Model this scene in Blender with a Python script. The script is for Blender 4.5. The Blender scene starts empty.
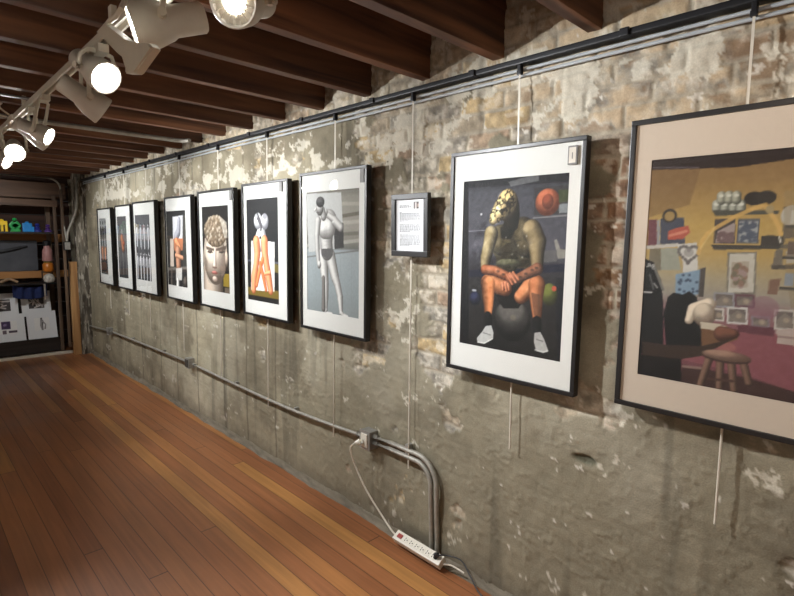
import bpy, bmesh, math, random
import numpy as np
from mathutils import Vector, Matrix

random.seed(4)
SC = bpy.context.scene
COL = SC.collection

# ------------------------------------------------------------------ helpers
def s2l(c):
    c = np.asarray(c, dtype=float) / 255.0
    return np.where(c <= 0.04045, c / 12.92, ((c + 0.055) / 1.055) ** 2.4)

def rgb(r, g, b):
    v = s2l((r, g, b))
    return (float(v[0]), float(v[1]), float(v[2]), 1.0)

def new_mat(name):
    m = bpy.data.materials.new(name)
    m.use_nodes = True
    nt = m.node_tree
    return m, nt, nt.nodes['Principled BSDF']

def plain(name, col, rough=0.5, metal=0.0, var=0.12, scale=18.0, bump=0.0, bscale=80.0, spec=0.5):
    """procedural surface: base colour broken up by noise, optional bump"""
    m, nt, b = new_mat(name)
    tc = nt.nodes.new('ShaderNodeTexCoord')
    no = nt.nodes.new('ShaderNodeTexNoise')
    no.inputs['Scale'].default_value = scale
    no.inputs['Detail'].default_value = 5
    nt.links.new(tc.outputs['Object'], no.inputs['Vector'])
    mr = nt.nodes.new('ShaderNodeMapRange')
    mr.inputs['From Min'].default_value = 0.3
    mr.inputs['From Max'].default_value = 0.7
    mr.inputs['To Min'].default_value = 1 - var
    mr.inputs['To Max'].default_value = 1 + var
    nt.links.new(no.outputs['Fac'], mr.inputs['Value'])
    mx = nt.nodes.new('ShaderNodeVectorMath')
    mx.operation = 'SCALE'
    mx.inputs[0].default_value = col[:3]
    nt.links.new(mr.outputs['Result'], mx.inputs['Scale'])
    nt.links.new(mx.outputs['Vector'], b.inputs['Base Color'])
    b.inputs['Roughness'].default_value = rough
    b.inputs['Metallic'].default_value = metal
    b.inputs['Specular IOR Level'].default_value = spec
    if bump > 0:
        n2 = nt.nodes.new('ShaderNodeTexNoise')
        n2.inputs['Scale'].default_value = bscale
        n2.inputs['Detail'].default_value = 6
        nt.links.new(tc.outputs['Object'], n2.inputs['Vector'])
        bp = nt.nodes.new('ShaderNodeBump')
        bp.inputs['Strength'].default_value = bump
        bp.inputs['Distance'].default_value = 0.004
        nt.links.new(n2.outputs['Fac'], bp.inputs['Height'])
        nt.links.new(bp.outputs['Normal'], b.inputs['Normal'])
    return m

def wood(name, dark, light, axis='X', scale=1.0, rough=0.5, per_object=0.35, bump=0.25):
    """grained timber running along the given object axis, tone varied per object"""
    m, nt, b = new_mat(name)
    N = nt.nodes.new
    tc = N('ShaderNodeTexCoord'); oi = N('ShaderNodeObjectInfo')
    mp = N('ShaderNodeMapping')
    st = {'X': (1.2, 16, 16), 'Y': (16, 1.2, 16), 'Z': (16, 16, 1.2)}[axis]
    mp.inputs['Scale'].default_value = [v * scale for v in st]
    off = N('ShaderNodeVectorMath'); off.operation = 'ADD'
    sc = N('ShaderNodeMath'); sc.operation = 'MULTIPLY'; sc.inputs[1].default_value = 37.0
    nt.links.new(oi.outputs['Random'], sc.inputs[0])
    nt.links.new(tc.outputs['Object'], off.inputs[0])
    nt.links.new(sc.outputs[0], off.inputs[1])
    nt.links.new(off.outputs[0], mp.inputs['Vector'])
    no = N('ShaderNodeTexNoise'); no.inputs['Scale'].default_value = 1.0
    no.inputs['Detail'].default_value = 7; no.inputs['Distortion'].default_value = 0.8
    nt.links.new(mp.outputs[0], no.inputs['Vector'])
    cr = N('ShaderNodeValToRGB')
    cr.color_ramp.elements[0].position = 0.32; cr.color_ramp.elements[0].color = dark
    cr.color_ramp.elements[1].position = 0.70; cr.color_ramp.elements[1].color = light
    nt.links.new(no.outputs['Fac'], cr.inputs['Fac'])
    mr = N('ShaderNodeMapRange')
    mr.inputs['To Min'].default_value = 1 - per_object; mr.inputs['To Max'].default_value = 1 + per_object
    nt.links.new(oi.outputs['Random'], mr.inputs['Value'])
    vm = N('ShaderNodeVectorMath'); vm.operation = 'SCALE'
    nt.links.new(cr.outputs['Color'], vm.inputs[0]); nt.links.new(mr.outputs[0], vm.inputs['Scale'])
    nt.links.new(vm.outputs[0], b.inputs['Base Color'])
    b.inputs['Roughness'].default_value = rough
    bp = N('ShaderNodeBump'); bp.inputs['Strength'].default_value = bump; bp.inputs['Distance'].default_value = 0.003
    nt.links.new(no.outputs['Fac'], bp.inputs['Height']); nt.links.new(bp.outputs['Normal'], b.inputs['Normal'])
    return m

def emitter(name, col, strength):
    m, nt, b = new_mat(name)
    b.inputs['Base Color'].default_value = col
    b.inputs['Emission Color'].default_value = col
    b.inputs['Emission Strength'].default_value = strength
    return m

def link(name, me, mats, parent=None):
    o = bpy.data.objects.new(name, me)
    for m in (mats if isinstance(mats, (list, tuple)) else [mats]):
        me.materials.append(m)
    COL.objects.link(o)
    if parent is not None:
        o.parent = parent
    return o

def obj(name, bm, mats, parent=None, smooth=False):
    me = bpy.data.meshes.new(name)
    bmesh.ops.recalc_face_normals(bm, faces=bm.faces)
    bm.to_mesh(me); bm.free()
    if smooth:
        for p in me.polygons: p.use_smooth = True
        try: me.set_sharp_from_angle(angle=math.radians(40))
        except Exception: pass
    return link(name, me, mats, parent)

def thing(name, label, cat, loc=(0, 0, 0), group=None, rot=None):
    o = bpy.data.objects.new(name, None)
    o.empty_display_size = 0.05
    COL.objects.link(o); o.location = loc
    if rot is not None: o.rotation_euler = rot
    return tag(o, label, cat, group)

def tag(o, label, cat, group=None):
    o['label'] = label; o['category'] = cat
    if group: o['group'] = group
    return o

def struct(o):
    o['kind'] = 'structure'; return o

def BM(): return bmesh.new()

def box(bm, c, s, rot=None, bevel=0.0, mi=0):
    r = bmesh.ops.create_cube(bm, size=1.0)
    vs = r['verts']
    M = Matrix.Translation(Vector(c)) @ (rot.to_4x4() if rot is not None else Matrix.Identity(4)) @ Matrix.Diagonal((s[0], s[1], s[2], 1))
    bmesh.ops.transform(bm, matrix=M, verts=vs)
    if bevel > 0:
        es = list({e for v in vs for e in v.link_edges})
        bmesh.ops.bevel(bm, geom=es, offset=bevel, segments=2, affect='EDGES', profile=0.7)
    if mi:
        for v in vs:
            if v.is_valid:
                for f in v.link_faces: f.material_index = mi
    return bm

def frame_basis(d):
    d = Vector(d).normalized()
    up = Vector((0, 0, 1)) if abs(d.z) < 0.95 else Vector((1, 0, 0))
    s = d.cross(up).normalized(); u = s.cross(d).normalized()
    return s, u, d

def tube(bm, pts, r, seg=10, caps=True):
    pts = [Vector(p) for p in pts]
    rs = r if isinstance(r, (list, tuple)) else [r] * len(pts)
    rings = []
    prev = None
    for i, p in enumerate(pts):
        a = pts[max(i - 1, 0)]; b = pts[min(i + 1, len(pts) - 1)]
        d = (b - a).normalized()
        if prev is None:
            s, u, _ = frame_basis(d)
        else:
            s = (prev - d * prev.dot(d)).normalized(); u = d.cross(s).normalized()
        prev = s
        rings.append([bm.verts.new(p + (s * math.cos(t) + u * math.sin(t)) * rs[i])
                      for t in [2 * math.pi * k / seg for k in range(seg)]])
    for i in range(len(rings) - 1):
        for k in range(seg):
            bm.faces.new((rings[i][k], rings[i][(k + 1) % seg], rings[i + 1][(k + 1) % seg], rings[i + 1][k]))
    if caps:
        bm.faces.new(rings[0][::-1]); bm.faces.new(rings[-1])
    return bm

def lathe(bm, prof, origin=(0, 0, 0), d=(0, 0, 1), seg=28):
    """prof: list of (along, radius)"""
    s, u, d = frame_basis(d); o = Vector(origin)
    rings = []
    for (z, r) in prof:
        if r < 1e-5:
            rings.append([bm.verts.new(o + d * z)])
        else:
            rings.append([bm.verts.new(o + d * z + (s * math.cos(t) + u * math.sin(t)) * r)
                          for t in [2 * math.pi * k / seg for k in range(seg)]])
    for a, b in zip(rings[:-1], rings[1:]):
        for k in range(seg):
            k2 = (k + 1) % seg
            if len(a) == 1 and len(b) == 1: continue
            if len(a) == 1: bm.faces.new((a[0], b[k2], b[k]))
            elif len(b) == 1: bm.faces.new((a[k], a[k2], b[0]))
            else: bm.faces.new((a[k], a[k2], b[k2], b[k]))
    return bm

def arc(c, r, a0, a1, n, ax, ay):
    c = Vector(c); ax = Vector(ax); ay = Vector(ay)
    return [c + ax * (r * math.cos(a0 + (a1 - a0) * i / n)) + ay * (r * math.sin(a0 + (a1 - a0) * i / n)) for i in range(n + 1)]

def smooth_path(pts, n=8):
    P = [Vector(p) for p in pts]
    P = [P[0] * 2 - P[1]] + P + [P[-1] * 2 - P[-2]]
    out = []
    for i in range(1, len(P) - 2):
        for k in range(n):
            t = k / n
            a, b, c, d = P[i - 1], P[i], P[i + 1], P[i + 2]
            out.append(0.5 * ((2 * b) + (c - a) * t + (2 * a - 5 * b + 4 * c - d) * t * t + (3 * b - a - 3 * c + d) * t ** 3))
    out.append(P[-2])
    return out

# ------------------------------------------------------------------ numpy noise
_tabs = {}
def vnoise(x, y, seed):
    if seed not in _tabs:
        _tabs[seed] = np.random.RandomState(seed).rand(256, 256)
    T = _tabs[seed]
    xi = np.floor(x).astype(int); yi = np.floor(y).astype(int)
    fx = x - xi; fy = y - yi
    fx = fx * fx * (3 - 2 * fx); fy = fy * fy * (3 - 2 * fy)
    a = T[yi % 256, xi % 256]; b = T[yi % 256, (xi + 1) % 256]
    c = T[(yi + 1) % 256, xi % 256]; d = T[(yi + 1) % 256, (xi + 1) % 256]
    return (a * (1 - fx) + b * fx) * (1 - fy) + (c * (1 - fx) + d * fx) * fy

def fbm(x, y, seed, octs=5, gain=0.5):
    s = 0; a = 1.0; t = 0
    for k in range(octs):
        s = s + a * vnoise(x * 2 ** k + 17.3 * k, y * 2 ** k + 9.1 * k, seed + k); t += a; a *= gain
    return s / t

def sst(a, b, x):
    t = np.clip((x - a) / (b - a), 0, 1); return t * t * (3 - 2 * t)

def mixc(c, col, m):
    return c * (1 - m[..., None]) + np.asarray(col, float) * m[..., None]

def grid_mesh(name, V, nu, nv, cols=None, smooth=True, flip=False):
    """V: (nv*nu,3) array row major; builds quads and an optional colour attribute"""
    me = bpy.data.meshes.new(name)
    n = nu * nv
    me.vertices.add(n); me.vertices.foreach_set('co', np.ascontiguousarray(V, dtype=np.float32).ravel())
    i = np.arange(nv - 1)[:, None] * nu + np.arange(nu - 1)[None, :]
    q = np.stack([i, i + 1, i + nu + 1, i + nu], -1).reshape(-1, 4)
    if flip: q = q[:, ::-1]
    nf = len(q)
    me.loops.add(nf * 4); me.loops.foreach_set('vertex_index', np.ascontiguousarray(q, dtype=np.int32).ravel())
    me.polygons.add(nf); me.polygons.foreach_set('loop_start', np.arange(0, nf * 4, 4, dtype=np.int32))
    try: me.polygons.foreach_set('loop_total', np.full(nf, 4, dtype=np.int32))
    except Exception: pass
    me.update(calc_edges=True)
    me.polygons.foreach_set('use_smooth', np.full(nf, smooth, dtype=bool))
    if cols is not None:
        at = me.color_attributes.new('Col', 'FLOAT_COLOR', 'POINT')
        c4 = np.ones((n, 4), dtype=np.float32); c4[:, :3] = cols.reshape(-1, 3)
        at.data.foreach_set('color', c4.ravel())
    me.validate()
    return me

def attr_mat(name, rough=0.85, fine=0.10, fscale=220.0, bump=0.3, bdist=0.003, spec=0.3):
    m, nt, b = new_mat(name)
    N = nt.nodes.new
    at = N('ShaderNodeAttribute'); at.attribute_name = 'Col'
    b.inputs['Roughness'].default_value = rough
    b.inputs['Specular IOR Level'].default_value = spec
    if fine > 0:
        tc = N('ShaderNodeTexCoord'); no = N('ShaderNodeTexNoise')
        no.inputs['Scale'].default_value = fscale; no.inputs['Detail'].default_value = 4
        nt.links.new(tc.outputs['Object'], no.inputs['Vector'])
        mr = N('ShaderNodeMapRange')
        mr.inputs['From Min'].default_value = 0.3; mr.inputs['From Max'].default_value = 0.7
        mr.inputs['To Min'].default_value = 1 - fine; mr.inputs['To Max'].default_value = 1 + fine
        nt.links.new(no.outputs['Fac'], mr.inputs['Value'])
        vm = N('ShaderNodeVectorMath'); vm.operation = 'SCALE'
        nt.links.new(at.outputs['Color'], vm.inputs[0]); nt.links.new(mr.outputs[0], vm.inputs['Scale'])
        nt.links.new(vm.outputs[0], b.inputs['Base Color'])
        if bump > 0:
            bp = N('ShaderNodeBump'); bp.inputs['Strength'].default_value = bump; bp.inputs['Distance'].default_value = bdist
            nt.links.new(no.outputs['Fac'], bp.inputs['Height']); nt.links.new(bp.outputs['Normal'], b.inputs['Normal'])
    else:
        nt.links.new(at.outputs['Color'], b.inputs['Base Color'])
    return m

# ------------------------------------------------------------------ materials
M = {}
M['black_frame'] = plain('black_frame_paint', rgb(26, 25, 26), 0.38, var=0.1, scale=60)
M['mat_board'] = plain('mat_board', rgb(220, 219, 216), 0.9, var=0.015, scale=90, spec=0.2)
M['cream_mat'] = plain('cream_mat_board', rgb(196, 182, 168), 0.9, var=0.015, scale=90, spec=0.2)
M['paper'] = plain('white_paper', rgb(226, 228, 230), 0.85, var=0.02, scale=60, spec=0.2)
M['tag_grey'] = plain('grey_tag', rgb(120, 118, 116), 0.6)
M['tag_white'] = plain('white_tag', rgb(215, 208, 196), 0.7)
M['rod_white'] = plain('white_rod_paint', rgb(205, 198, 184), 0.4, var=0.05)
M['black_steel'] = plain('black_steel', rgb(30, 30, 33), 0.45, metal=0.3, var=0.2, scale=9)
M['galvanised'] = plain('galvanised_steel', rgb(165, 163, 158), 0.42, metal=0.55, var=0.15, scale=30)
M['old_conduit'] = plain('painted_conduit', rgb(150, 146, 136), 0.5, metal=0.25, var=0.18, scale=25)
M['cable_grey'] = plain('pale_cable_jacket', rgb(176, 182, 186), 0.35, var=0.08, scale=12)
M['track_white'] = plain('cream_enamel', rgb(212, 206, 190), 0.4, var=0.05)
M['head_grey'] = plain('lamp_housing_enamel', rgb(205, 200, 188), 0.42, var=0.06)
M['plastic_white'] = plain('white_plastic', rgb(218, 212, 198), 0.4, var=0.04)
M['plastic_black'] = plain('black_plastic', rgb(22, 22, 24), 0.45)
M['switch_red'] = plain('red_switch', rgb(150, 40, 30), 0.35)
M['socket_dark'] = plain('socket_slots', rgb(70, 66, 60), 0.6)
M['bulb_cool'] = emitter('bulb_glow', (1.0, 0.97, 0.92, 1), 26.0)
M['joist'] = wood('joist_timber', rgb(64, 40, 29), rgb(130, 87, 58), 'X', 1.0, 0.6, 0.22)
M['subfloor'] = wood('subfloor_boards', rgb(48, 30, 24), rgb(92, 60, 42), 'Y', 0.8, 0.7, 0.1)
M['lumber'] = wood('pale_lumber', rgb(150, 108, 66), rgb(196, 152, 100), 'Z', 0.8, 0.6, 0.12)
M['lumber_x'] = wood('pale_lumber_rail', rgb(150, 100, 52), rgb(192, 138, 82), 'X', 0.8, 0.6, 0.12)
M['old_wood'] = wood('old_brown_wood', rgb(56, 40, 30), rgb(98, 72, 52), 'X', 0.7, 0.6, 0.15)
M['old_wood_z'] = wood('old_brown_wood_upright', rgb(74, 58, 46), rgb(120, 98, 78), 'Z', 0.7, 0.55, 0.12)
M['dark_wood'] = wood('dark_board_wall', rgb(40, 26, 20), rgb(80, 52, 38), 'X', 0.6, 0.7, 0.1)
M['dark_cabinet'] = wood('blackened_shelf_wood', rgb(30, 26, 25), rgb(58, 50, 46), 'X', 0.7, 0.5, 0.1)
M['room_wall'] = plain('painted_plaster', rgb(176, 168, 156), 0.9, var=0.08, scale=2.5, bump=0.3, bscale=40)

def glass_mat():
    m = bpy.data.materials.new('picture_glass'); m.use_nodes = True
    nt = m.node_tree; nt.nodes.clear(); N = nt.nodes.new
    out = N('ShaderNodeOutputMaterial'); mix = N('ShaderNodeMixShader')
    tr = N('ShaderNodeBsdfTransparent'); gl = N('ShaderNodeBsdfGlossy'); fr = N('ShaderNodeFresnel')
    tr.inputs['Color'].default_value = (0.985, 0.99, 0.985, 1)
    gl.inputs['Roughness'].default_value = 0.015
    fr.inputs['IOR'].default_value = 1.35
    ge = N('ShaderNodeNewGeometry'); mu = N('ShaderNodeMath'); mu.operation = 'MULTIPLY'; iv = N('ShaderNodeMath'); iv.operation = 'SUBTRACT'
    iv.inputs[0].default_value = 1.0; nt.links.new(ge.outputs['Backfacing'], iv.inputs[1])
    nt.links.new(fr.outputs[0], mu.inputs[0]); nt.links.new(iv.outputs[0], mu.inputs[1])
    nt.links.new(mu.outputs[0], mix.inputs[0]); nt.links.new(tr.outputs[0], mix.inputs[1]); nt.links.new(gl.outputs[0], mix.inputs[2])
    nt.links.new(mix.outputs[0], out.inputs['Surface'])
    return m
M['glass'] = glass_mat()

# ------------------------------------------------------------------ camera
YAW, PIT, ROL, FPX = 0.772462, -0.114678, 0.013890, 517.434
CD, CH = 1.81, 1.55
F = Vector((math.sin(YAW) * math.cos(PIT), math.cos(YAW) * math.cos(PIT), math.sin(PIT)))
Rv = Vector((math.cos(YAW), -math.sin(YAW), 0)); Uv = Rv.cross(F)
r2 = Rv * math.cos(ROL) + Uv * math.sin(ROL); u2 = -Rv * math.sin(ROL) + Uv * math.cos(ROL)
cam = bpy.data.cameras.new('camera'); co = bpy.data.objects.new('camera', cam); COL.objects.link(co)
co.matrix_world = Matrix(((r2.x, u2.x, -F.x, -CD), (r2.y, u2.y, -F.y, 0), (r2.z, u2.z, -F.z, CH), (0, 0, 0, 1)))
cam.sensor_fit = 'HORIZONTAL'; cam.sensor_width = 36.0; cam.lens = 36.0 * FPX / 794.0
cam.clip_start = 0.05
SC.camera = co

# ------------------------------------------------------------------ picture wall
def wall_surface(Y, Z):
    """relief (m, towards the room) and linear albedo of the brick wall with its broken plaster"""
    wy = Y + 0.012 * (fbm(Y * 6, Z * 6, 5, 3) - .5) * 2
    wz = Z + 0.010 * (fbm(Y * 5, Z * 5, 25, 3) - .5) * 2
    rh, bl = 0.077, 0.225
    row = np.floor(wz / rh); v = wz / rh - row
    uu = wy / bl + 0.5 * (row % 2) + 0.13 * np.sin(row * 2.3)
    colm = np.floor(uu); u = uu - colm
    ed = np.minimum(np.minimum(u, 1 - u) * bl, np.minimum(v, 1 - v) * rh)
    edn = ed + 0.006 * (fbm(Y * 40, Z * 40, 45, 3) - .5)
    brick = sst(0.004, 0.010, edn)
    rid = np.random.RandomState(7).rand(64, 64)[(row.astype(int)) % 64, (colm.astype(int)) % 64]
    rid2 = np.random.RandomState(8).rand(64, 64)[(row.astype(int)) % 64, (colm.astype(int)) % 64]
    n1 = fbm(Y * 2.2, Z * 2.6, 60, 6, 0.6)
    n2 = fbm(Y * 9, Z * 9, 80, 5, 0.6)
    n3 = fbm(Y * 30, Z * 30, 100, 4, 0.6)
    # colours (sRGB)
    c_plaster = np.array([133, 126, 107.]); c_pl2 = np.array([110, 103, 87.]); c_pl3 = np.array([154, 148, 130.])
    pl = mixc(np.broadcast_to(c_plaster, Y.shape + (3,)), c_pl2, sst(.46, .66, n1))
    pl = mixc(pl, c_pl3, sst(.50, .68, fbm(Y * 1.3 + 4, Z * 1.0, 140, 5, .6)) * .8)
    pl = pl * (0.93 + 0.14 * n2)[..., None]
    pl = pl * (1 + .13 * sst(1.8, 3.2, Y))[..., None]  # brighter light on the far stretch put into the plaster colour
    # form-board stripes on the far part
    far = sst(2.9, 3.4, Y)
    st = fbm(Y * 5.0, Z * 0.25, 160, 3)
    pl = pl * (1 + far * (st - .5) * .24)[..., None]
    seams = np.zeros_like(Y)
    for ys in (3.02, 3.42, 3.78, 4.28, 4.72, 5.12, 5.65, 6.2, 6.9):
        seams = np.maximum(seams, np.exp(-((Y - ys - .006 * np.sin(Z * 5)) / .007) ** 2))
    for ys, zb in ((1.585, 1.95), (1.0, 1.9), (2.16, 1.93)):
        seams = np.maximum(seams, np.exp(-((Y - ys) / .006) ** 2) * sst(zb - .1, zb + .05, Z))
    pl = mixc(pl, (74, 69, 60), seams * .6)
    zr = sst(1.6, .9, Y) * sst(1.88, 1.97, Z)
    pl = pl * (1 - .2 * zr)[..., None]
    # bricks
    bc = mixc(np.broadcast_to(np.array([164, 152, 132.]), Y.shape + (3,)), (178, 156, 116), (rid > .66) * .85)
    bc = mixc(bc, (146, 124, 104), (rid < .22) * .75)
    bc = mixc(bc, (146, 142, 132), (rid2 > .5) * .8)
    redz = np.exp(-((Y - .76) / .16) ** 2) * sst(1.05, 1.3, Z) * sst(1.95, 1.8, Z)
    bc = mixc(bc, (116, 84, 62), redz * .75)
    topb = sst(2.17, 2.24, Z)
    bc = mixc(bc, (176, 160, 134), topb * (0.35 + .4 * rid))
    bc = bc * (0.62 + 0.70 * n3)[..., None]
    bc = mixc(bc, (206, 198, 182), sst(.52, .64, fbm(Y * 14, Z * 20, 200, 4, .65)) * .65)
    mort = np.broadcast_to(np.array([160, 151, 134.]), Y.shape + (3,)) * (0.85 + .3 * n3)[..., None]
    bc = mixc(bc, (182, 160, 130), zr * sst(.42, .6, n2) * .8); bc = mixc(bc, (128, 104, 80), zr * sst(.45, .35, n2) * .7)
    bare = mort * (1 - brick[..., None]) + bc * brick[..., None]
    # where the plaster has come away
    L = np.zeros_like(Y)
    def blob(y, z, ry, rz, a):
        nonlocal L
        L = L + a * np.exp(-((Y - y) / ry) ** 2 - ((Z - z) / rz) ** 2)
    L += topb * .6
    L += .10 * sst(1.9, 2.1, Z) * sst(2.9, 1.6, Y)
    blob(1.70, 1.55, .20, .55, .26); blob(1.62, 1.05, .16, .25, .13); blob(1.75, 2.02, .45, .12, .08)
    blob(.76, 1.50, .12, .36, .30); blob(.35, 2.06, .6, .13, .26); blob(1.15, 2.03, .5, .12, .22)
    blob(2.45, 2.0, .6, .12, .05); blob(1.9, 1.3, .12, .5, .06)
    blob(.2, .62, .07, .04, .22); blob(.52, .71, .07, .045, .12); blob(.46, .72, .02, .1, .2)
    blob(1.47, .72, .05, .08, .1); blob(1.12, .66, .12, .05, .10); blob(1.62, .34, .03, .05, .0)
    L -= .12 * sst(1.05, .8, Z) + .05 * sst(.6, .45, Z) + .05 * sst(2.0, 2.6, Y)
    loss = sst(.555, .60, fbm(Y * 3.4, Z * 4.2, 220, 6, .62) + L)
    # white scraps of old limewash
    W = .12 * sst(1.9, 2.08, Z) * sst(2.22, 2.15, Z) + .24 * np.exp(-((Z - 1.965) / .06) ** 2) * sst(1.6, 2.6, Y) * sst(7.8, 6.5, Y)
    W = W + .10 * np.exp(-((Y - .35) / .5) ** 2 - ((Z - 2.06) / .12) ** 2)
    W = W + .085 * np.exp(-((Y - 1.65) / .35) ** 2 - ((Z - 1.4) / .6) ** 2) + .06 * sst(1.7, 1.95, Z) * sst(2.6, 1.8, Y) - .03 * sst(1.0, .6, Z)
    lf = fbm(Y * 7.5, Z * 9.5, 260, 6, .66); q = np.quantile(lf, .985)
    lime = sst(q - .012, q + .012, lf + W) * .85
    lf = fbm(Y * 20, Z * 20, 300, 4, .6); q = np.quantile(lf, .9965)
    flake = sst(q - .01, q + .01, lf + .03 * sst(1.0, 2, Z))
    col = pl * (1 - loss[..., None]) + bare * loss[..., None]
    col = mixc(col, (200, 194, 178), lime)
    col = mixc(col, (206, 200, 188), flake * .85)
    # dark pit right of the boxed conduit, darker towards the floor, stains
    pit = np.exp(-((Y - .835) / .06) ** 2 - ((Z - .735) / .022) ** 2)
    pit = sst(.35, .8, pit + .35 * (n3 - .5))
    col = mixc(col, (66, 66, 52), pit * .8)
    streak = sst(.66, .80, fbm(Y * 13, Z * .9, 330, 3)) * .14
    col = col * (1 - streak)[..., None]
    col = col * (0.97 + .06 * n3)[..., None]
    base_dark = sst(.16, .02, Z + .08 * (n2 - .5)) * .35
    col = mixc(col, (88, 82, 72), base_dark)
    h = (1 - loss) * .006 + .010 * (n1 - .5) + .007 * (n2 - .5) + .0055 * (n3 - .5)
    h = h + loss * (-.006 * (1 - brick) + .006 * (n3 - .5)) - (1 - loss) * .0009 * (1 - brick)
    ridg = np.abs(fbm(Y * 7 + 3, Z * 9, 400, 5, .55) - .5)
    h = h + .0035 * sst(.03, .0, ridg) * (1 - loss) * (Y < 3.2)
    h = h + zr * loss * .014 * (n2 - .5)
    h = h + lime * .0015 + flake * .002 - pit * .016 - seams * .003
    return h, s2l(np.clip(col, 0, 255))

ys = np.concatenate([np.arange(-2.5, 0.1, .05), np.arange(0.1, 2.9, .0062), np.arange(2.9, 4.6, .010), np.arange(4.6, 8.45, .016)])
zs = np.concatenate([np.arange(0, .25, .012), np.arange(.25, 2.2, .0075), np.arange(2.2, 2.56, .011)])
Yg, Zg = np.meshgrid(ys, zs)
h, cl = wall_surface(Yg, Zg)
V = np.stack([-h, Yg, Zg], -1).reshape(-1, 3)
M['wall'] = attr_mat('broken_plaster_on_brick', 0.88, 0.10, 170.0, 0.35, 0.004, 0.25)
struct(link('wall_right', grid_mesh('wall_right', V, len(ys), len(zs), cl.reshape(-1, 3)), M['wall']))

# rough cement fillet at the foot of the wall
n = 360
yy = np.linspace(-2.5, 7.74, n)
prof = [(-.058, .0), (-.050, .010), (-.034, .020), (-.020, .036), (-.008, .062), (.02, .075)]
V = []; C3 = []
prof = [(a * .62 if a < 0 else a, b * .6) for a, b in prof]
for (px, pz) in prof:
    w = 1 + .5 * (fbm(yy * 6, yy * 0 + px * 90, 500, 4) - .5) * 2
    xx = np.where(px < 0, px * w, px); zz = pz * (1 + .35 * (fbm(yy * 9, yy * 0 + pz * 80, 520, 4) - .5) * 2)
    V.append(np.stack([xx, yy, zz], -1))
    c = np.broadcast_to(np.array([116, 108, 94.]), (n, 3)) * (0.75 + .5 * fbm(yy * 14, yy * 0 + pz * 200, 540, 4))[:, None]
    C3.append(s2l(np.clip(c, 0, 255)))
struct(link('baseboard_right', grid_mesh('baseboard_right', np.concatenate(V), n, len(prof), np.concatenate(C3)), M['wall']))

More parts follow.
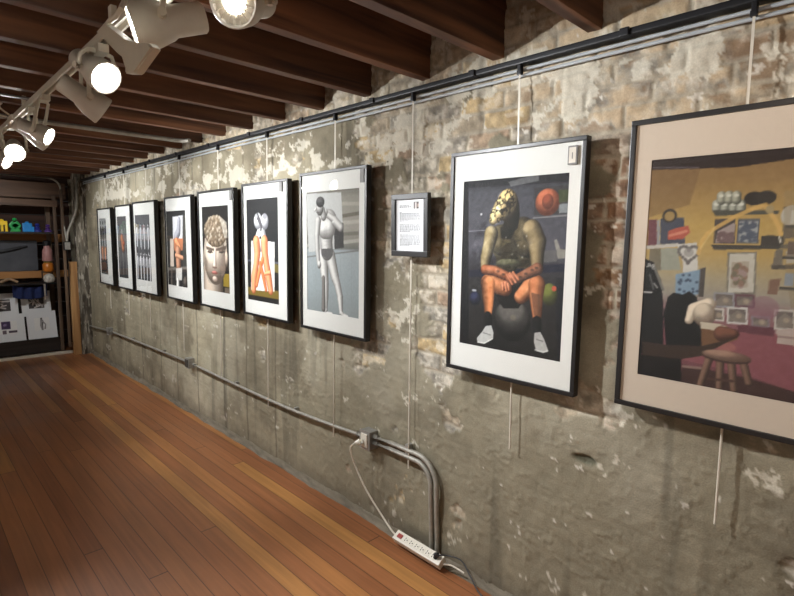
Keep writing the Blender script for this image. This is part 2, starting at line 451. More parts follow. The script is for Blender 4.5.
# ------------------------------------------------------------------ floor
def floor_material():
    m, nt, b = new_mat('fir_plank_floor')
    N = nt.nodes.new; Lk = nt.links.new
    def math_(op, a, bb=None, c=None):
        nd = N('ShaderNodeMath'); nd.operation = op
        for i, v in enumerate((a, bb, c)):
            if v is None: continue
            if isinstance(v, (int, float)): nd.inputs[i].default_value = v
            else: Lk(v, nd.inputs[i])
        return nd.outputs[0]
    tc = N('ShaderNodeTexCoord'); sp = N('ShaderNodeSeparateXYZ'); Lk(tc.outputs['Object'], sp.inputs[0])
    x, y = sp.outputs['X'], sp.outputs['Y']
    xs = math_('DIVIDE', x, 0.083); ix = math_('FLOOR', xs); fx = math_('SUBTRACT', xs, ix)
    wn = N('ShaderNodeTexWhiteNoise'); wn.noise_dimensions = '1D'; Lk(ix, wn.inputs['W'])
    yo = math_('ADD', math_('DIVIDE', y, 4.2), math_('MULTIPLY', wn.outputs['Value'], 7.3))
    iy = math_('FLOOR', yo); fy = math_('SUBTRACT', yo, iy)
    wn2 = N('ShaderNodeTexWhiteNoise'); wn2.noise_dimensions = '2D'
    cb = N('ShaderNodeCombineXYZ'); Lk(ix, cb.inputs[0]); Lk(iy, cb.inputs[1]); Lk(cb.outputs[0], wn2.inputs['Vector'])
    cr = N('ShaderNodeValToRGB'); e = cr.color_ramp.elements
    e[0].position = 0; e[0].color = rgb(124, 78, 50)
    e[1].position = 1; e[1].color = rgb(172, 122, 68)
    for p_, c_ in ((.3, rgb(144, 91, 57)), (.6, rgb(152, 98, 61)), (.82, rgb(156, 102, 63)), (.9, rgb(164, 110, 63))):
        q = e.new(p_); q.color = c_
    Lk(wn2.outputs['Value'], cr.inputs['Fac'])
    # grain
    mp = N('ShaderNodeMapping'); mp.inputs['Scale'].default_value = (38, 1.6, 1)
    ad = N('ShaderNodeVectorMath'); ad.operation = 'ADD'; Lk(tc.outputs['Object'], ad.inputs[0])
    cb2 = N('ShaderNodeCombineXYZ'); Lk(math_('MULTIPLY', wn2.outputs['Value'], 31.0), cb2.inputs[1]); Lk(cb2.outputs[0], ad.inputs[1])
    Lk(ad.outputs[0], mp.inputs['Vector'])
    no = N('ShaderNodeTexNoise'); no.inputs['Scale'].default_value = 1; no.inputs['Detail'].default_value = 6; no.inputs['Distortion'].default_value = .5
    Lk(mp.outputs[0], no.inputs['Vector'])
    g = N('ShaderNodeMapRange'); g.inputs['From Min'].default_value = .3; g.inputs['From Max'].default_value = .7
    g.inputs['To Min'].default_value = .82; g.inputs['To Max'].default_value = 1.16; Lk(no.outputs['Fac'], g.inputs['Value'])
    # broad wear
    wr = N('ShaderNodeTexNoise'); wr.inputs['Scale'].default_value = 1.4; wr.inputs['Detail'].default_value = 4
    Lk(tc.outputs['Object'], wr.inputs['Vector'])
    g2 = N('ShaderNodeMapRange'); g2.inputs['From Min'].default_value = .3; g2.inputs['From Max'].default_value = .7
    g2.inputs['To Min'].default_value = .86; g2.inputs['To Max'].default_value = 1.14; Lk(wr.outputs['Fac'], g2.inputs['Value'])
    # gaps
    ex = math_('MINIMUM', fx, math_('SUBTRACT', 1.0, fx)); gx = math_('LESS_THAN', ex, .022)
    ey = math_('MINIMUM', fy, math_('SUBTRACT', 1.0, fy)); gy = math_('LESS_THAN', ey, .0008)
    gap = math_('MAXIMUM', gx, gy)
    k = math_('MULTIPLY', math_('MULTIPLY', g.outputs[0], g2.outputs[0]), math_('SUBTRACT', 1.0, math_('MULTIPLY', gap, .65)))
    vm = N('ShaderNodeVectorMath'); vm.operation = 'SCALE'; Lk(cr.outputs['Color'], vm.inputs[0]); Lk(k, vm.inputs['Scale'])
    Lk(vm.outputs[0], b.inputs['Base Color'])
    rr = N('ShaderNodeMapRange'); rr.inputs['From Min'].default_value = .3; rr.inputs['From Max'].default_value = .7
    rr.inputs['To Min'].default_value = .30; rr.inputs['To Max'].default_value = .46; Lk(wr.outputs['Fac'], rr.inputs['Value'])
    Lk(rr.outputs[0], b.inputs['Roughness'])
    bp = N('ShaderNodeBump'); bp.inputs['Strength'].default_value = .25; bp.inputs['Distance'].default_value = .002
    Lk(math_('SUBTRACT', no.outputs['Fac'], math_('MULTIPLY', gap, 1.2)), bp.inputs['Height']); Lk(bp.outputs['Normal'], b.inputs['Normal'])
    return m
bm = BM(); box(bm, (-2.1, 3.0, -.05), (4.3, 11.1, .1))
struct(obj('floor', bm, floor_material()))

# ------------------------------------------------------------------ other walls, ceiling, joists
bm = BM(); box(bm, (-4.25, 3.0, 1.28), (.1, 11.1, 2.58)); struct(obj('wall_left', bm, M['room_wall']))
bm = BM(); box(bm, (-2.1, -2.5, 1.28), (4.3, .1, 2.58)); struct(obj('wall_front', bm, M['room_wall']))
bm = BM()
for k in range(13):
    box(bm, (-2.1, 8.5, .1 + k * .2), (4.3, .04, .192), bevel=.006)
struct(obj('wall_back', bm, M['dark_wood']))
bm = BM()
for k in range(29):
    box(bm, (-4.2 + k * .15, 3.0, 2.575), (.144, 11.1, .03), bevel=.003)
struct(obj('ceiling', bm, M['subfloor']))
for k in range(-8, 20):
    bm = BM(); yk = .888 + .402 * k
    box(bm, (-2.09, yk, 2.418), (4.2, .052, .285), bevel=.003)
    o = obj('ceiling_beam', bm, M['joist']); struct(o)
    o.location = (0, 0, random.uniform(-.004, .004))

# concrete pier and studs in the far corner
ysp = np.linspace(0, 1, 60); zsp = np.linspace(0, 2.4, 200)
def face_patch(name, org, du, nu_, nv_, seed, base):
    U, W = np.meshgrid(np.linspace(0, 1, nu_), np.linspace(0, 2.56, nv_))
    P = np.array(org)[None, None, :] + U[..., None] * np.array(du)[None, None, :]
    P = np.broadcast_to(P, U.shape + (3,)).copy(); P[..., 2] = W
    nrm = np.array([du[1], -du[0], 0]); nrm = nrm / np.linalg.norm(nrm)
    nn = fbm(U * 4, W * 6, seed, 5, .6)
    P += nrm * ((nn - .5) * .03)[..., None]
    c = np.broadcast_to(np.array(base, float), U.shape + (3,)) * (.55 + .9 * nn)[..., None]
    c = mixc(c, (60, 54, 46), sst(.5, .62, fbm(U * 3, W * 3, seed + 9, 5)) * .7)
    c = mixc(c, (190, 184, 170), sst(.62, .68, fbm(U * 9, W * 12, seed + 19, 4)) * .8)
    return grid_mesh(name, P.reshape(-1, 3), nu_, nv_, s2l(np.clip(c, 0, 255)).reshape(-1, 3))
struct(link('wall_back_pier', face_patch('pier', (-.13, 7.54, 0), (.15, 0, 0), 40, 220, 610, (122, 116, 104)), M['wall']))
struct(link('wall_back_pier_side', face_patch('pier', (-.13, 7.66, 0), (0, -.12, 0), 40, 220, 640, (112, 104, 92)), M['wall']))
bm = BM(); box(bm, (-.175, 7.60, .60), (.085, .06, 1.2), bevel=.004); struct(obj('trim_stud', bm, M['lumber']))
bm = BM(); box(bm, (-.245, 7.66, 1.1), (.03, .03, 2.0), bevel=.004); struct(obj('trim_stud_grey', bm, M['old_wood_z']))
bm = BM(); box(bm, (-1.3, 8.12, 1.02), (2.5, .07, .09), bevel=.004); struct(obj('trim_rail', bm, M['lumber_x']))
bm = BM(); box(bm, (-2.1, 7.93, 2.09), (3.9, .09, .20), bevel=.006); struct(obj('trim_header', bm, M['old_wood']))
bm = BM(); box(bm, (-1.4, 8.3, 1.49), (2.6, .05, .11), bevel=.004); struct(obj('trim_ledger', bm, M['lumber_x']))
bm = BM(); box(bm, (-2.2, 7.74, .018), (4.1, .025, .036), bevel=.004); struct(obj('baseboard_back', bm, M['track_white']))

# ------------------------------------------------------------------ hanging rail, pipes along the top of the wall
t = thing('picture_rail', 'long black steel picture rail under the joist ends along the brick wall', 'picture rail', (-.03, 0, 2.226))
bm = BM(); box(bm, (0, 2.7, 0), (.045, 10.3, .022), bevel=.005); obj('rail_bar', bm, M['black_steel'], t)
for y in np.arange(-2.0, 7.6, .62):
    bm = BM(); box(bm, (-.008, y + .28, 0), (.047, .03, .026), bevel=.004); obj('bracket', bm, M['black_steel'], t)
for z, rr, lab in ((2.200, .006, 'upper of the two thin pale pipes running under the black picture rail'),
                   (2.178, .006, 'lower of the two thin pale pipes running under the black picture rail')):
    pts = [(-.022, y, z + .002 * math.sin(y * 2.1)) for y in np.linspace(-2.4, 7.7, 70)]
    bm = BM(); tube(bm, pts, rr, 8)
    tag(obj('wall_pipe', bm, M['cable_grey'], None, True), lab, 'pipe')

# ------------------------------------------------------------------ painter for the printed pictures
class Canvas:
    def __init__(s, w, asp, bg):
        s.S = 2; s.w = w * 2; s.h = int(round(w * asp)) * 2; s.a = asp
        u = (np.arange(s.w) + .5) / s.w; v = (np.arange(s.h) + .5) / s.h
        s.U, s.V = np.meshgrid(u, v); s.Y = s.V * asp
        s.im = np.empty((s.h, s.w, 3)); s.im[:] = bg
    def put(s, m, col): s.im = s.im * (1 - m[..., None]) + np.asarray(col, float) * m[..., None]
    def vgrad(s, stops):
        vs = [q[0] for q in stops]
        for k in range(3): s.im[..., k] = np.interp(s.V, vs, [q[1][k] for q in stops])
    def rect(s, a, b, col, al=1.0):
        m = (s.U >= a[0]) & (s.U <= b[0]) & (s.V >= a[1]) & (s.V <= b[1]); s.put(m * al, col)
    def poly(s, pts, col, al=1.0):
        ins = np.zeros(s.U.shape, bool); n = len(pts)
        for i in range(n):
            x0, y0 = pts[i]; x1, y1 = pts[(i + 1) % n]
            if y0 == y1: continue
            c = ((s.V < y0) != (s.V < y1)) & (s.U < (x1 - x0) * (s.V - y0) / (y1 - y0) + x0)
            ins ^= c
        s.put(ins * al, col); return ins
    def ell(s, c, rx, ry, col, dark=None, al=1.0, lx=-.3, ly=-.5):
        """ellipse, radii in print widths; shaded like a ball towards dark"""
        dx = (s.U - c[0]) / rx; dy = (s.V - c[1]) * s.a / ry; d = dx * dx + dy * dy
        m = np.clip((1 - d) * min(rx, ry) * s.w * .5, 0, 1) * al
        s._shade(m, d, dx, dy, col, dark, lx, ly)
    def _shade(s, m, d, dx, dy, col, dark, lx, ly):
        if dark is None: s.put(m, col); return
        nz = np.sqrt(np.clip(1 - d, 0, 1)); l = np.clip(.05 + .95 * (dx * lx + dy * ly + nz * .8), 0, 1); l = l * l * (3 - 2 * l)
        cc = np.asarray(dark, float) * (1 - l[..., None]) + np.asarray(col, float) * (l + .22 * sst(.75, 1, l))[..., None]; cc = np.clip(cc, 0, 250)
        s.im = s.im * (1 - m[..., None]) + cc * m[..., None]
    def limb(s, pts, col, dark=None, al=1.0, lx=-.35, ly=-.35):
        """tapering shaded tube through (point, radius in print widths)"""
        D = np.full(s.U.shape, 1e9); DX = np.zeros(s.U.shape); DY = np.zeros(s.U.shape); RR = np.ones(s.U.shape)
        for (p0, r0), (p1, r1) in zip(pts[:-1], pts[1:]):
            ax, ay = p0[0], p0[1] * s.a; bx, by = p1[0] - ax, p1[1] * s.a - ay
            L2 = bx * bx + by * by + 1e-9
            t = np.clip(((s.U - ax) * bx + (s.Y - ay) * by) / L2, 0, 1)
            r = r0 + (r1 - r0) * t
            dx = (s.U - ax - bx * t) / r; dy = (s.Y - ay - by * t) / r; d = dx * dx + dy * dy
            b = d < D
            D = np.where(b, d, D); DX = np.where(b, dx, DX); DY = np.where(b, dy, DY); RR = np.where(b, r, RR)
        m = np.clip((1 - np.sqrt(D)) * RR * s.w, 0, 1) * al
        s._shade(m, D, DX, DY, col, dark, lx, ly)
    def line(s, pts, w, col, al=1.0): s.limb([(p, w * .5) for p in pts], col, None, al)
    def noise(s, amt, f, seed, region=None):
        n = (fbm(s.U * f, s.Y * f, seed, 4, .6) - .5) * 2 * amt
        if region is not None: n = n * region
        s.im = np.clip(s.im + n[..., None], 0, 255)
    def done(s):
        im = s.im.reshape(s.h // 2, 2, s.w // 2, 2, 3).mean((1, 3)); return im

M['print'] = attr_mat('printed_paper', 0.7, 0, 1, 0, 0, 0.3)

def flat_print(name, im, w, hgt, parent, x, mat=None):
    """printed sheet facing -x, its left edge at +y (local), centred on the parent"""
    nv, nu = im.shape[:2]
    u = np.linspace(0, 1, nu); v = np.linspace(0, 1, nv); U, W = np.meshgrid(u, v)
    V = np.stack([np.full(U.shape, x), w / 2 - U * w, hgt / 2 - W * hgt], -1).reshape(-1, 3)
    me = grid_mesh(name, V, nu, nv, s2l(im).reshape(-1, 3), smooth=False, flip=True)
    return link(name, me, mat or M['print'], parent)

def c9(x, y):
    w = 0.000287577 * x + -2.80281e-05 * y + 1
    return ((0.00138835 * x + 9.51444e-05 * y + -0.0843965) / w, (9.28963e-05 * x + 0.000994178 * y + -0.0970997) / w)
def d9(x, y):
    w = 0.000325766 * x + -3.17501e-05 * y + 1
    return ((0.00157271 * x + 0.000107779 * y + -0.0325615) / w, (0.000105232 * x + 0.0011262 * y + 0.456821) / w)
def e7(x, y):
    w = 0.000645171 * x + -6.28802e-05 * y + 1
    return ((0.00578073 * x + -3.50902e-05 * y + -0.14147) / w, (0.00021077 * x + 0.0022644 * y + -0.196099) / w)
def art_seated():
    c = Canvas(150, 1.4392, (84, 84, 96))
    c.vgrad([(0, (52, 52, 58)), (.08, (84, 84, 94)), (.42, (92, 90, 102)), (.52, (60, 58, 66)), (.6, (52, 50, 52)), (1, (46, 43, 42))])
    c.poly([(-0.016, 0.011), (0.983, -0.010), (0.988, 0.053), (-0.014, 0.045)], (50, 50, 55))
    c.poly([(0.460, 0.029), (0.734, -0.005), (0.737, 0.037), (0.487, 0.055)], (150, 150, 152), .6)
    c.poly([(0.701, 0.073), (0.989, 0.067), (1.000, 0.212), (0.711, 0.218)], (70, 66, 66), .7)
    c.ell((0.819, 0.151), .105, .105, (186, 104, 70), (110, 58, 40)); c.ell((0.822, 0.148), .05, .06, (150, 78, 54), (110, 58, 40))
    c.poly([(0.907, 0.091), (0.986, 0.089), (0.991, 0.152), (0.915, 0.155)], (84, 92, 60)); c.poly([(0.916, 0.164), (0.988, 0.161), (0.991, 0.207), (0.919, 0.210)], (140, 146, 150))
    c.line([(0.704, 0.232), (0.997, 0.222)], .012, (150, 150, 150))
    c.poly([(0.890, 0.350), (0.912, 0.345), (0.945, 0.396), (0.997, 0.399), (1.000, 0.441), (0.927, 0.448)], (150, 146, 138)); c.poly([(0.788, 0.408), (0.916, 0.401), (0.921, 0.462), (0.792, 0.470)], (104, 102, 104))
    c.line([(0.074, 0.303), (0.255, 0.298)], .008, (170, 170, 180)); c.ell((0.203, 0.204), .012, .012, (200, 200, 205))
    c.poly([(0.018, 0.543), (1.021, 0.468), (1.024, 0.510), (0.020, 0.587)], (38, 40, 66))
    c.poly([(-0.016, 0.011), (0.055, 0.011), (0.111, 0.995), (0.015, 1.005)], (22, 22, 30))
    c.poly([(0.919, 0.547), (0.989, 0.544), (1.025, 0.995), (0.961, 0.978)], (34, 34, 46), .7)
    for p, q in (((0.031, 0.943), (0.378, 0.795)), ((0.823, 0.713), (0.984, 0.929)), ((0.109, 0.830), (0.233, 0.775)), ((0.785, 0.975), (1.015, 0.988))):
        c.line([p, q], .006, (34, 32, 32))
    c.ell((0.165, 0.706), .062, .062, (48, 54, 88), (20, 22, 40)); c.ell((0.153, 0.658), .03, .012, (190, 190, 196))
    c.ell((0.872, 0.640), .07, .09, (112, 118, 52), (60, 62, 34)); c.ell((0.909, 0.606), .022, .022, (210, 90, 60))
    c.poly([(0.286, 0.918), (0.797, 0.867), (0.898, 0.985), (0.201, 1.018)], (38, 36, 36), .6)
    # ball, shorts
    c.ell((0.543, 0.809), .175, .175, (92, 88, 84), (26, 25, 25), 1, -.1, -.7); c.ell((0.556, 0.791), .03, .025, (150, 136, 110), None, .4)
    c.poly([(0.366, 0.609), (0.680, 0.569), (0.649, 0.690), (0.602, 0.735), (0.460, 0.745), (0.404, 0.706)], (30, 27, 26))
    # legs
    sk, sd = (206, 132, 84), (96, 54, 32)
    c.limb([((0.467, 0.628), .07), ((0.344, 0.607), .078), ((0.294, 0.606), .075)], sk, sd); c.limb([((0.294, 0.610), .072), ((0.301, 0.687), .063), ((0.307, 0.744), .050), ((0.306, 0.807), .036)], (214, 134, 80), sd, 1, .25, -.4)
    c.limb([((0.618, 0.668), .06), ((0.693, 0.616), .075), ((0.754, 0.591), .078)], sk, sd); c.limb([((0.758, 0.595), .076), ((0.759, 0.659), .062), ((0.767, 0.717), .052), ((0.776, 0.789), .036)], (196, 122, 76), sd)
    c.poly([(0.713, 0.638), (0.790, 0.645), (0.808, 0.761), (0.747, 0.765)], (92, 66, 52), .55)
    c.limb([((0.306, 0.799), .038), ((0.318, 0.864), .036)], (30, 30, 32), (14, 14, 16)); c.limb([((0.776, 0.789), .040), ((0.782, 0.855), .038)], (34, 34, 36), (14, 14, 16))
    c.poly([(0.287, 0.864), (0.344, 0.855), (0.369, 0.897), (0.364, 0.936), (0.278, 0.973), (0.205, 0.972), (0.197, 0.946), (0.251, 0.902)], (196, 196, 194)); c.line([(0.210, 0.970), (0.278, 0.970), (0.362, 0.933)], .012, (236, 236, 232)); c.line([(0.263, 0.907), (0.341, 0.913)], .01, (120, 120, 120))
    c.poly([(0.758, 0.859), (0.810, 0.849), (0.845, 0.886), (0.884, 0.943), (0.850, 0.959), (0.780, 0.957), (0.758, 0.913)], (186, 184, 182)); c.line([(0.769, 0.953), (0.841, 0.959), (0.881, 0.947)], .012, (226, 226, 222)); c.line([(0.779, 0.893), (0.836, 0.899)], .01, (112, 112, 112))
    # torso in bronze tones
    br, bd = (150, 130, 92), (34, 29, 20)
    c.poly([(0.318, 0.288), (0.423, 0.263), (0.558, 0.239), (0.658, 0.254), (0.756, 0.298), (0.769, 0.360), (0.718, 0.429), (0.676, 0.508), (0.372, 0.519), (0.368, 0.457), (0.278, 0.376), (0.248, 0.334)], (84, 74, 52))
    c.limb([((0.401, 0.334), .10), ((0.413, 0.374), .10)], (98, 86, 58), bd); c.limb([((0.613, 0.313), .13), ((0.650, 0.381), .10)], (92, 80, 54), bd)
    c.limb([((0.484, 0.393), .08), ((0.508, 0.494), .07)], (96, 84, 56), (40, 36, 24)); c.poly([(0.398, 0.283), (0.500, 0.253), (0.545, 0.293), (0.507, 0.348), (0.411, 0.344)], (34, 30, 22), .8); c.ell((0.503, 0.423), .09, .08, (58, 50, 32), None, .6)
    c.ell((0.498, 0.484), .13, .04, (120, 118, 92), (60, 56, 40))
    c.limb([((0.311, 0.319), .072), ((0.291, 0.386), .062), ((0.264, 0.460), .058), ((0.259, 0.523), .046)], (170, 152, 112), bd)
    c.limb([((0.693, 0.298), .088), ((0.745, 0.361), .082), ((0.747, 0.428), .066), ((0.755, 0.501), .055)], br, bd)
    c.limb([((0.259, 0.528), .045), ((0.361, 0.532), .045), ((0.510, 0.565), .040)], (190, 116, 76), (80, 46, 32)); c.limb([((0.759, 0.507), .052), ((0.696, 0.528), .046), ((0.542, 0.582), .038)], (150, 96, 68), (64, 42, 34))
    for k, p in enumerate(((0.658, 0.537), (0.714, 0.515), (0.610, 0.558), (0.751, 0.502), (0.393, 0.533), (0.447, 0.549))): c.ell(p, .02, .012, (70, 56, 50), None, .6)
    c.ell((0.520, 0.567), .055, .045, (206, 128, 92), (120, 66, 46)); c.ell((0.466, 0.613), .045, .042, (200, 122, 86), (110, 60, 42))
    for q in (((0.539, 0.534), (0.592, 0.573)), ((0.509, 0.541), (0.567, 0.589)), ((0.483, 0.554), (0.535, 0.602)), ((0.440, 0.599), (0.447, 0.639)), ((0.469, 0.601), (0.480, 0.644)), ((0.494, 0.602), (0.505, 0.636))):
        c.limb([(q[0], .013), (q[1], .010)], (222, 142, 102), (140, 76, 52))
    for p in ((0.459, 0.338), (0.521, 0.433), (0.650, 0.330), (0.634, 0.384), (0.619, 0.446), (0.576, 0.382)): c.ell(p, .008, .011, (214, 214, 206), None, .6)
    # head turned down to the side, full beard and curls
    c.limb([((0.501, 0.263), .07), ((0.506, 0.213), .075)], (52, 46, 32), (24, 22, 18))
    c.ell((0.460, 0.158), .105, .135, (150, 130, 88), (52, 42, 26)); c.ell((0.508, 0.184), .07, .11, (56, 48, 34), (30, 26, 20), .85)
    c.limb([((0.400, 0.167), .075), ((0.353, 0.216), .062), ((0.324, 0.241), .04)], (170, 150, 106), (66, 54, 34))
    def fuzz(p, rx, ry, amt, f, seed):
        d = ((c.U - p[0]) / rx) ** 2 + ((c.V - p[1]) * c.a / ry) ** 2; m = sst(1.0, .8, d)
        w = np.abs(fbm(c.U * f + 5, c.Y * f, seed, 3, .6) - .5) * 2; w = sst(.02, .22, w)
        c.im = np.clip(c.im * (1 + (m * (w * 1.0 - .66) * amt)[..., None]) + (m * w * 14 * amt)[..., None] * np.array([1, .86, .6]), 0, 250)
    fuzz((0.447, 0.143), .105, .115, 1.0, 24, 901); fuzz((0.353, 0.213), .075, .075, 1.0, 26, 905)
    c.ell((0.398, 0.190), .022, .012, (58, 46, 30), None, .7); c.line([(0.334, 0.191), (0.353, 0.213)], .018, (190, 166, 118), .8)
    # muscle and ink detail
    for p, q in (((0.430, 0.364), (0.482, 0.373)), ((0.508, 0.368), (0.599, 0.352)), ((0.434, 0.425), (0.587, 0.417)), ((0.453, 0.460), (0.589, 0.451)), ((0.507, 0.353), (0.523, 0.473))): c.line([p, q], .010, (40, 35, 22), .5)
    torso = sst(1.0, .6, ((c.U - .42) / .34) ** 2 + ((c.V - .40) / .22) ** 2)
    c.noise(52, 13, 930, torso); c.noise(26, 34, 940, sst(1.0, .7, ((c.U - .42) / .36) ** 2 + ((c.V - .62) / .10) ** 2))
    c.noise(14, 40, 700)
    im = c.done(); g = im.mean(2, keepdims=True)
    return 255 * (np.clip(.98 * (g + .76 * (im - g)), 0, 255) / 255) ** 1.22

def art_shop():
    c = Canvas(150, 1.4231, (180, 150, 80))
    c.vgrad([(0, (150, 112, 66)), (.12, (160, 122, 66)), (.3, (198, 160, 76)), (.42, (196, 160, 84)), (.52, (176, 160, 124)), (.6, (160, 152, 138)), (.66, (150, 110, 112)), (.75, (146, 82, 92)), (1, (120, 62, 72))])
    c.poly([(0, 0), (1, 0), (1, .10), (0.753, 0.050), (0.491, 0.066), (0.295, 0.060), (-0.008, 0.048)], (50, 34, 30)); c.line([(-0.005, 0.038), (0.282, 0.055)], .012, (96, 84, 92))
    c.poly([(-0.008, 0.048), (0.295, 0.060), (0.249, 0.210), (0.005, 0.264)], (128, 92, 52), .5)
    # left shelf with books and a bag
    c.poly([(0.013, 0.272), (0.063, 0.271), (0.075, 0.390), (0.018, 0.393)], (120, 62, 72)); c.poly([(0.064, 0.275), (0.082, 0.273), (0.094, 0.388), (0.075, 0.390)], (150, 150, 150)); c.poly([(0.085, 0.267), (0.223, 0.265), (0.241, 0.378), (0.096, 0.388)], (70, 74, 92))
    c.ell((0.139, 0.256), .045, .045, (60, 52, 44)); c.ell((0.139, 0.258), .032, .032, (170, 136, 74))
    c.poly([(0.135, 0.324), (0.183, 0.310), (0.252, 0.300), (0.264, 0.329), (0.226, 0.358), (0.139, 0.363)], (196, 84, 62)); c.line([(0.148, 0.344), (0.242, 0.324)], .02, (222, 130, 100))
    c.poly([(0.001, 0.391), (0.200, 0.376), (0.204, 0.392), (0.002, 0.407)], (196, 190, 178)); c.poly([(0.033, 0.404), (0.100, 0.401), (0.110, 0.499), (0.035, 0.501)], (110, 104, 92), .8); c.poly([(0.100, 0.401), (0.199, 0.398), (0.227, 0.494), (0.110, 0.499)], (158, 160, 142))
    # pale shirt with a grey heart
    c.poly([(0.193, 0.382), (0.305, 0.373), (0.325, 0.491), (0.308, 0.495), (0.243, 0.514), (0.237, 0.459)], (206, 202, 194))
    for k in range(26):
        t = 2 * math.pi * k / 26; hx = 16 * math.sin(t) ** 3; hy = 13 * math.cos(t) - 5 * math.cos(2 * t) - 2 * math.cos(3 * t) - math.cos(4 * t)
        p = (0.265, 0.420); c.ell((p[0] + hx * .0036, p[1] - hy * .0036 / c.a), .012, .012, (112, 106, 104))
    c.ell((0.265, 0.416), .03, .03, (150, 146, 142), None, .7)
    # upper shelf: jars and bowl
    for p in ((352,306), (390,306), (428,306), (462,306)): c.limb([(c9(p[0], p[1] - 10), .026), (c9(p[0], p[1] + 14), .026)], (150, 152, 138), (74, 76, 66)); c.ell(c9(p[0], p[1] - 8), .018, .012, (214, 214, 200))
    for p in ((374,268), (408,266), (442,266)): c.limb([(c9(p[0], p[1] - 10), .026), (c9(p[0], p[1] + 14), .026)], (150, 150, 132), (72, 72, 60)); c.ell(c9(p[0], p[1] - 8), .016, .011, (210, 208, 190))
    c.poly([(0.545, 0.181), (0.688, 0.179), (0.657, 0.220), (0.568, 0.222)], (110, 92, 60)); c.ell((0.581, 0.194), .05, .04, (44, 36, 30)); c.ell((0.639, 0.192), .05, .04, (52, 44, 36))
    c.poly([(0.375, 0.236), (0.703, 0.244), (0.704, 0.257), (0.393, 0.260)], (78, 76, 66))
    # second shelf: two books and small goods
    c.poly([(0.394, 0.274), (0.500, 0.272), (0.507, 0.375), (0.397, 0.376)], (78, 66, 62)); c.poly([(0.415, 0.324), (0.498, 0.288), (0.502, 0.369), (0.405, 0.374)], (168, 150, 146))
    c.poly([(0.512, 0.274), (0.620, 0.275), (0.622, 0.373), (0.513, 0.373)], (86, 90, 100)); c.poly([(0.521, 0.283), (0.612, 0.284), (0.614, 0.368), (0.523, 0.367)], (158, 162, 164))
    R = np.random.RandomState(5)
    for k in range(60):
        p = c9(460 + 70 * R.rand(), 380 + 85 * R.rand()); c.ell(p, .012, .010, (82, 92, 112))
        p = c9(360 + 66 * R.rand(), 425 + 44 * R.rand()); c.ell(p, .012, .010, (120, 92, 92))
    c.poly([(0.382, 0.380), (0.726, 0.379), (0.728, 0.393), (0.402, 0.402)], (70, 66, 60)); c.poly([(0.635, 0.343), (0.681, 0.340), (0.743, 0.346), (0.741, 0.379), (0.634, 0.380)], (66, 60, 54)); c.line([(0.717, 0.346), (0.725, 0.367)], .012, (220, 216, 200))
    # yellow curve across the shelves
    c.line([(0.320, 0.419), (0.333, 0.366), (0.359, 0.333), (0.415, 0.304), (0.501, 0.263), (0.585, 0.234), (0.639, 0.220), (0.649, 0.237), (0.684, 0.272), (0.710, 0.307), (0.721, 0.334)], .026, (226, 176, 84), .85)
    c.line([(0.328, 0.399), (0.398, 0.306)], .012, (236, 200, 120), .6); c.ell((0.661, 0.239), .022, .026, (170, 150, 100))
    # right shelves
    c.poly([(0.724, 0.231), (0.774, 0.227), (0.788, 0.349), (0.734, 0.354)], (92, 84, 74)); c.ell((0.763, 0.265), .05, .06, (186, 182, 170)); c.poly([(0.726, 0.376), (0.791, 0.371), (0.793, 0.392), (0.728, 0.393)], (96, 90, 78))
    c.poly([(0.706, 0.397), (0.738, 0.393), (0.746, 0.461), (0.696, 0.467)], (120, 110, 94)); c.poly([(0.754, 0.401), (0.794, 0.397), (0.800, 0.444), (0.760, 0.449)], (190, 188, 180)); c.poly([(0.690, 0.459), (0.800, 0.451), (0.802, 0.468), (0.697, 0.475)], (88, 80, 72))
    c.poly([(.72, .17), (1, .16), (1, .62), (.80, .62), (.74, .4)], (150, 128, 88), .35)
    for (y, h) in ((.30, .012), (.42, .012), (.54, .012)): c.rect((.74, y), (1, y + h), (80, 74, 66))
    for k in range(9): x = .76 + .06 * (k % 4); y = .245 + .12 * (k // 4); c.rect((x, y), (x + .04, y + .05), ((188, 182, 168), (110, 92, 80), (140, 150, 160))[k % 3])
    # tall pale frame
    c.poly([(0.474, 0.412), (0.619, 0.407), (0.631, 0.578), (0.487, 0.587)], (128, 122, 110)); c.poly([(0.485, 0.418), (0.610, 0.413), (0.621, 0.570), (0.495, 0.578)], (196, 190, 176)); c.poly([(0.499, 0.452), (0.585, 0.445), (0.589, 0.552), (0.505, 0.557)], (176, 164, 146))
    for k in range(26): c.ell(d9(382 + 55 * R.rand(), 20 + 85 * R.rand()), .016, .02, ((150, 116, 96), (126, 116, 92), (164, 138, 132))[k % 3])
    # small frames
    for (x0, y0, x1, y1, cc) in ((303,130,388,192,(150,150,156)), (388,138,470,192,(112,70,82)), (294,194,346,246,(206,200,190)), (357,190,441,258,(208,204,198)), (455,225,530,272,(140,126,136)), (548,200,633,282,(196,190,180))):
        c.poly([d9(x0,y0), d9(x1,y0+3), d9(x1,y1+5), d9(x0,y1)], cc); c.poly([d9(x0+8,y0+8), d9(x1-8,y0+11), d9(x1-8,y1-4), d9(x0+8,y1-8)], (118, 106, 100))
        c.poly([d9(x0+9,(y0+y1)/2+4), d9((x0+x1)/2,y0+14), d9(x1-9,(y0+y1)/2), d9(x1-9,y1-6), d9(x0+9,y1-10)], (150, 138, 126), .6); c.ell(d9((x0+x1)/2+6,(y0+y1)/2+4), .016, .016, (190, 170, 140), None, .6)
    c.ell((0.676, 0.630), .075, .07, (150, 96, 116), None, .5)  # faint pink reflection painted into the print
    c.poly([(0.743, 0.508), (0.733, 0.572), (0.687, 0.574), (0.692, 0.515)], (140, 104, 84)); c.poly([(0.743, 0.714), (0.837, 0.695), (0.845, 0.767), (0.741, 0.764)], (190, 170, 160)); c.line([(0.752, 0.738), (0.841, 0.736)], .012, (150, 120, 116))
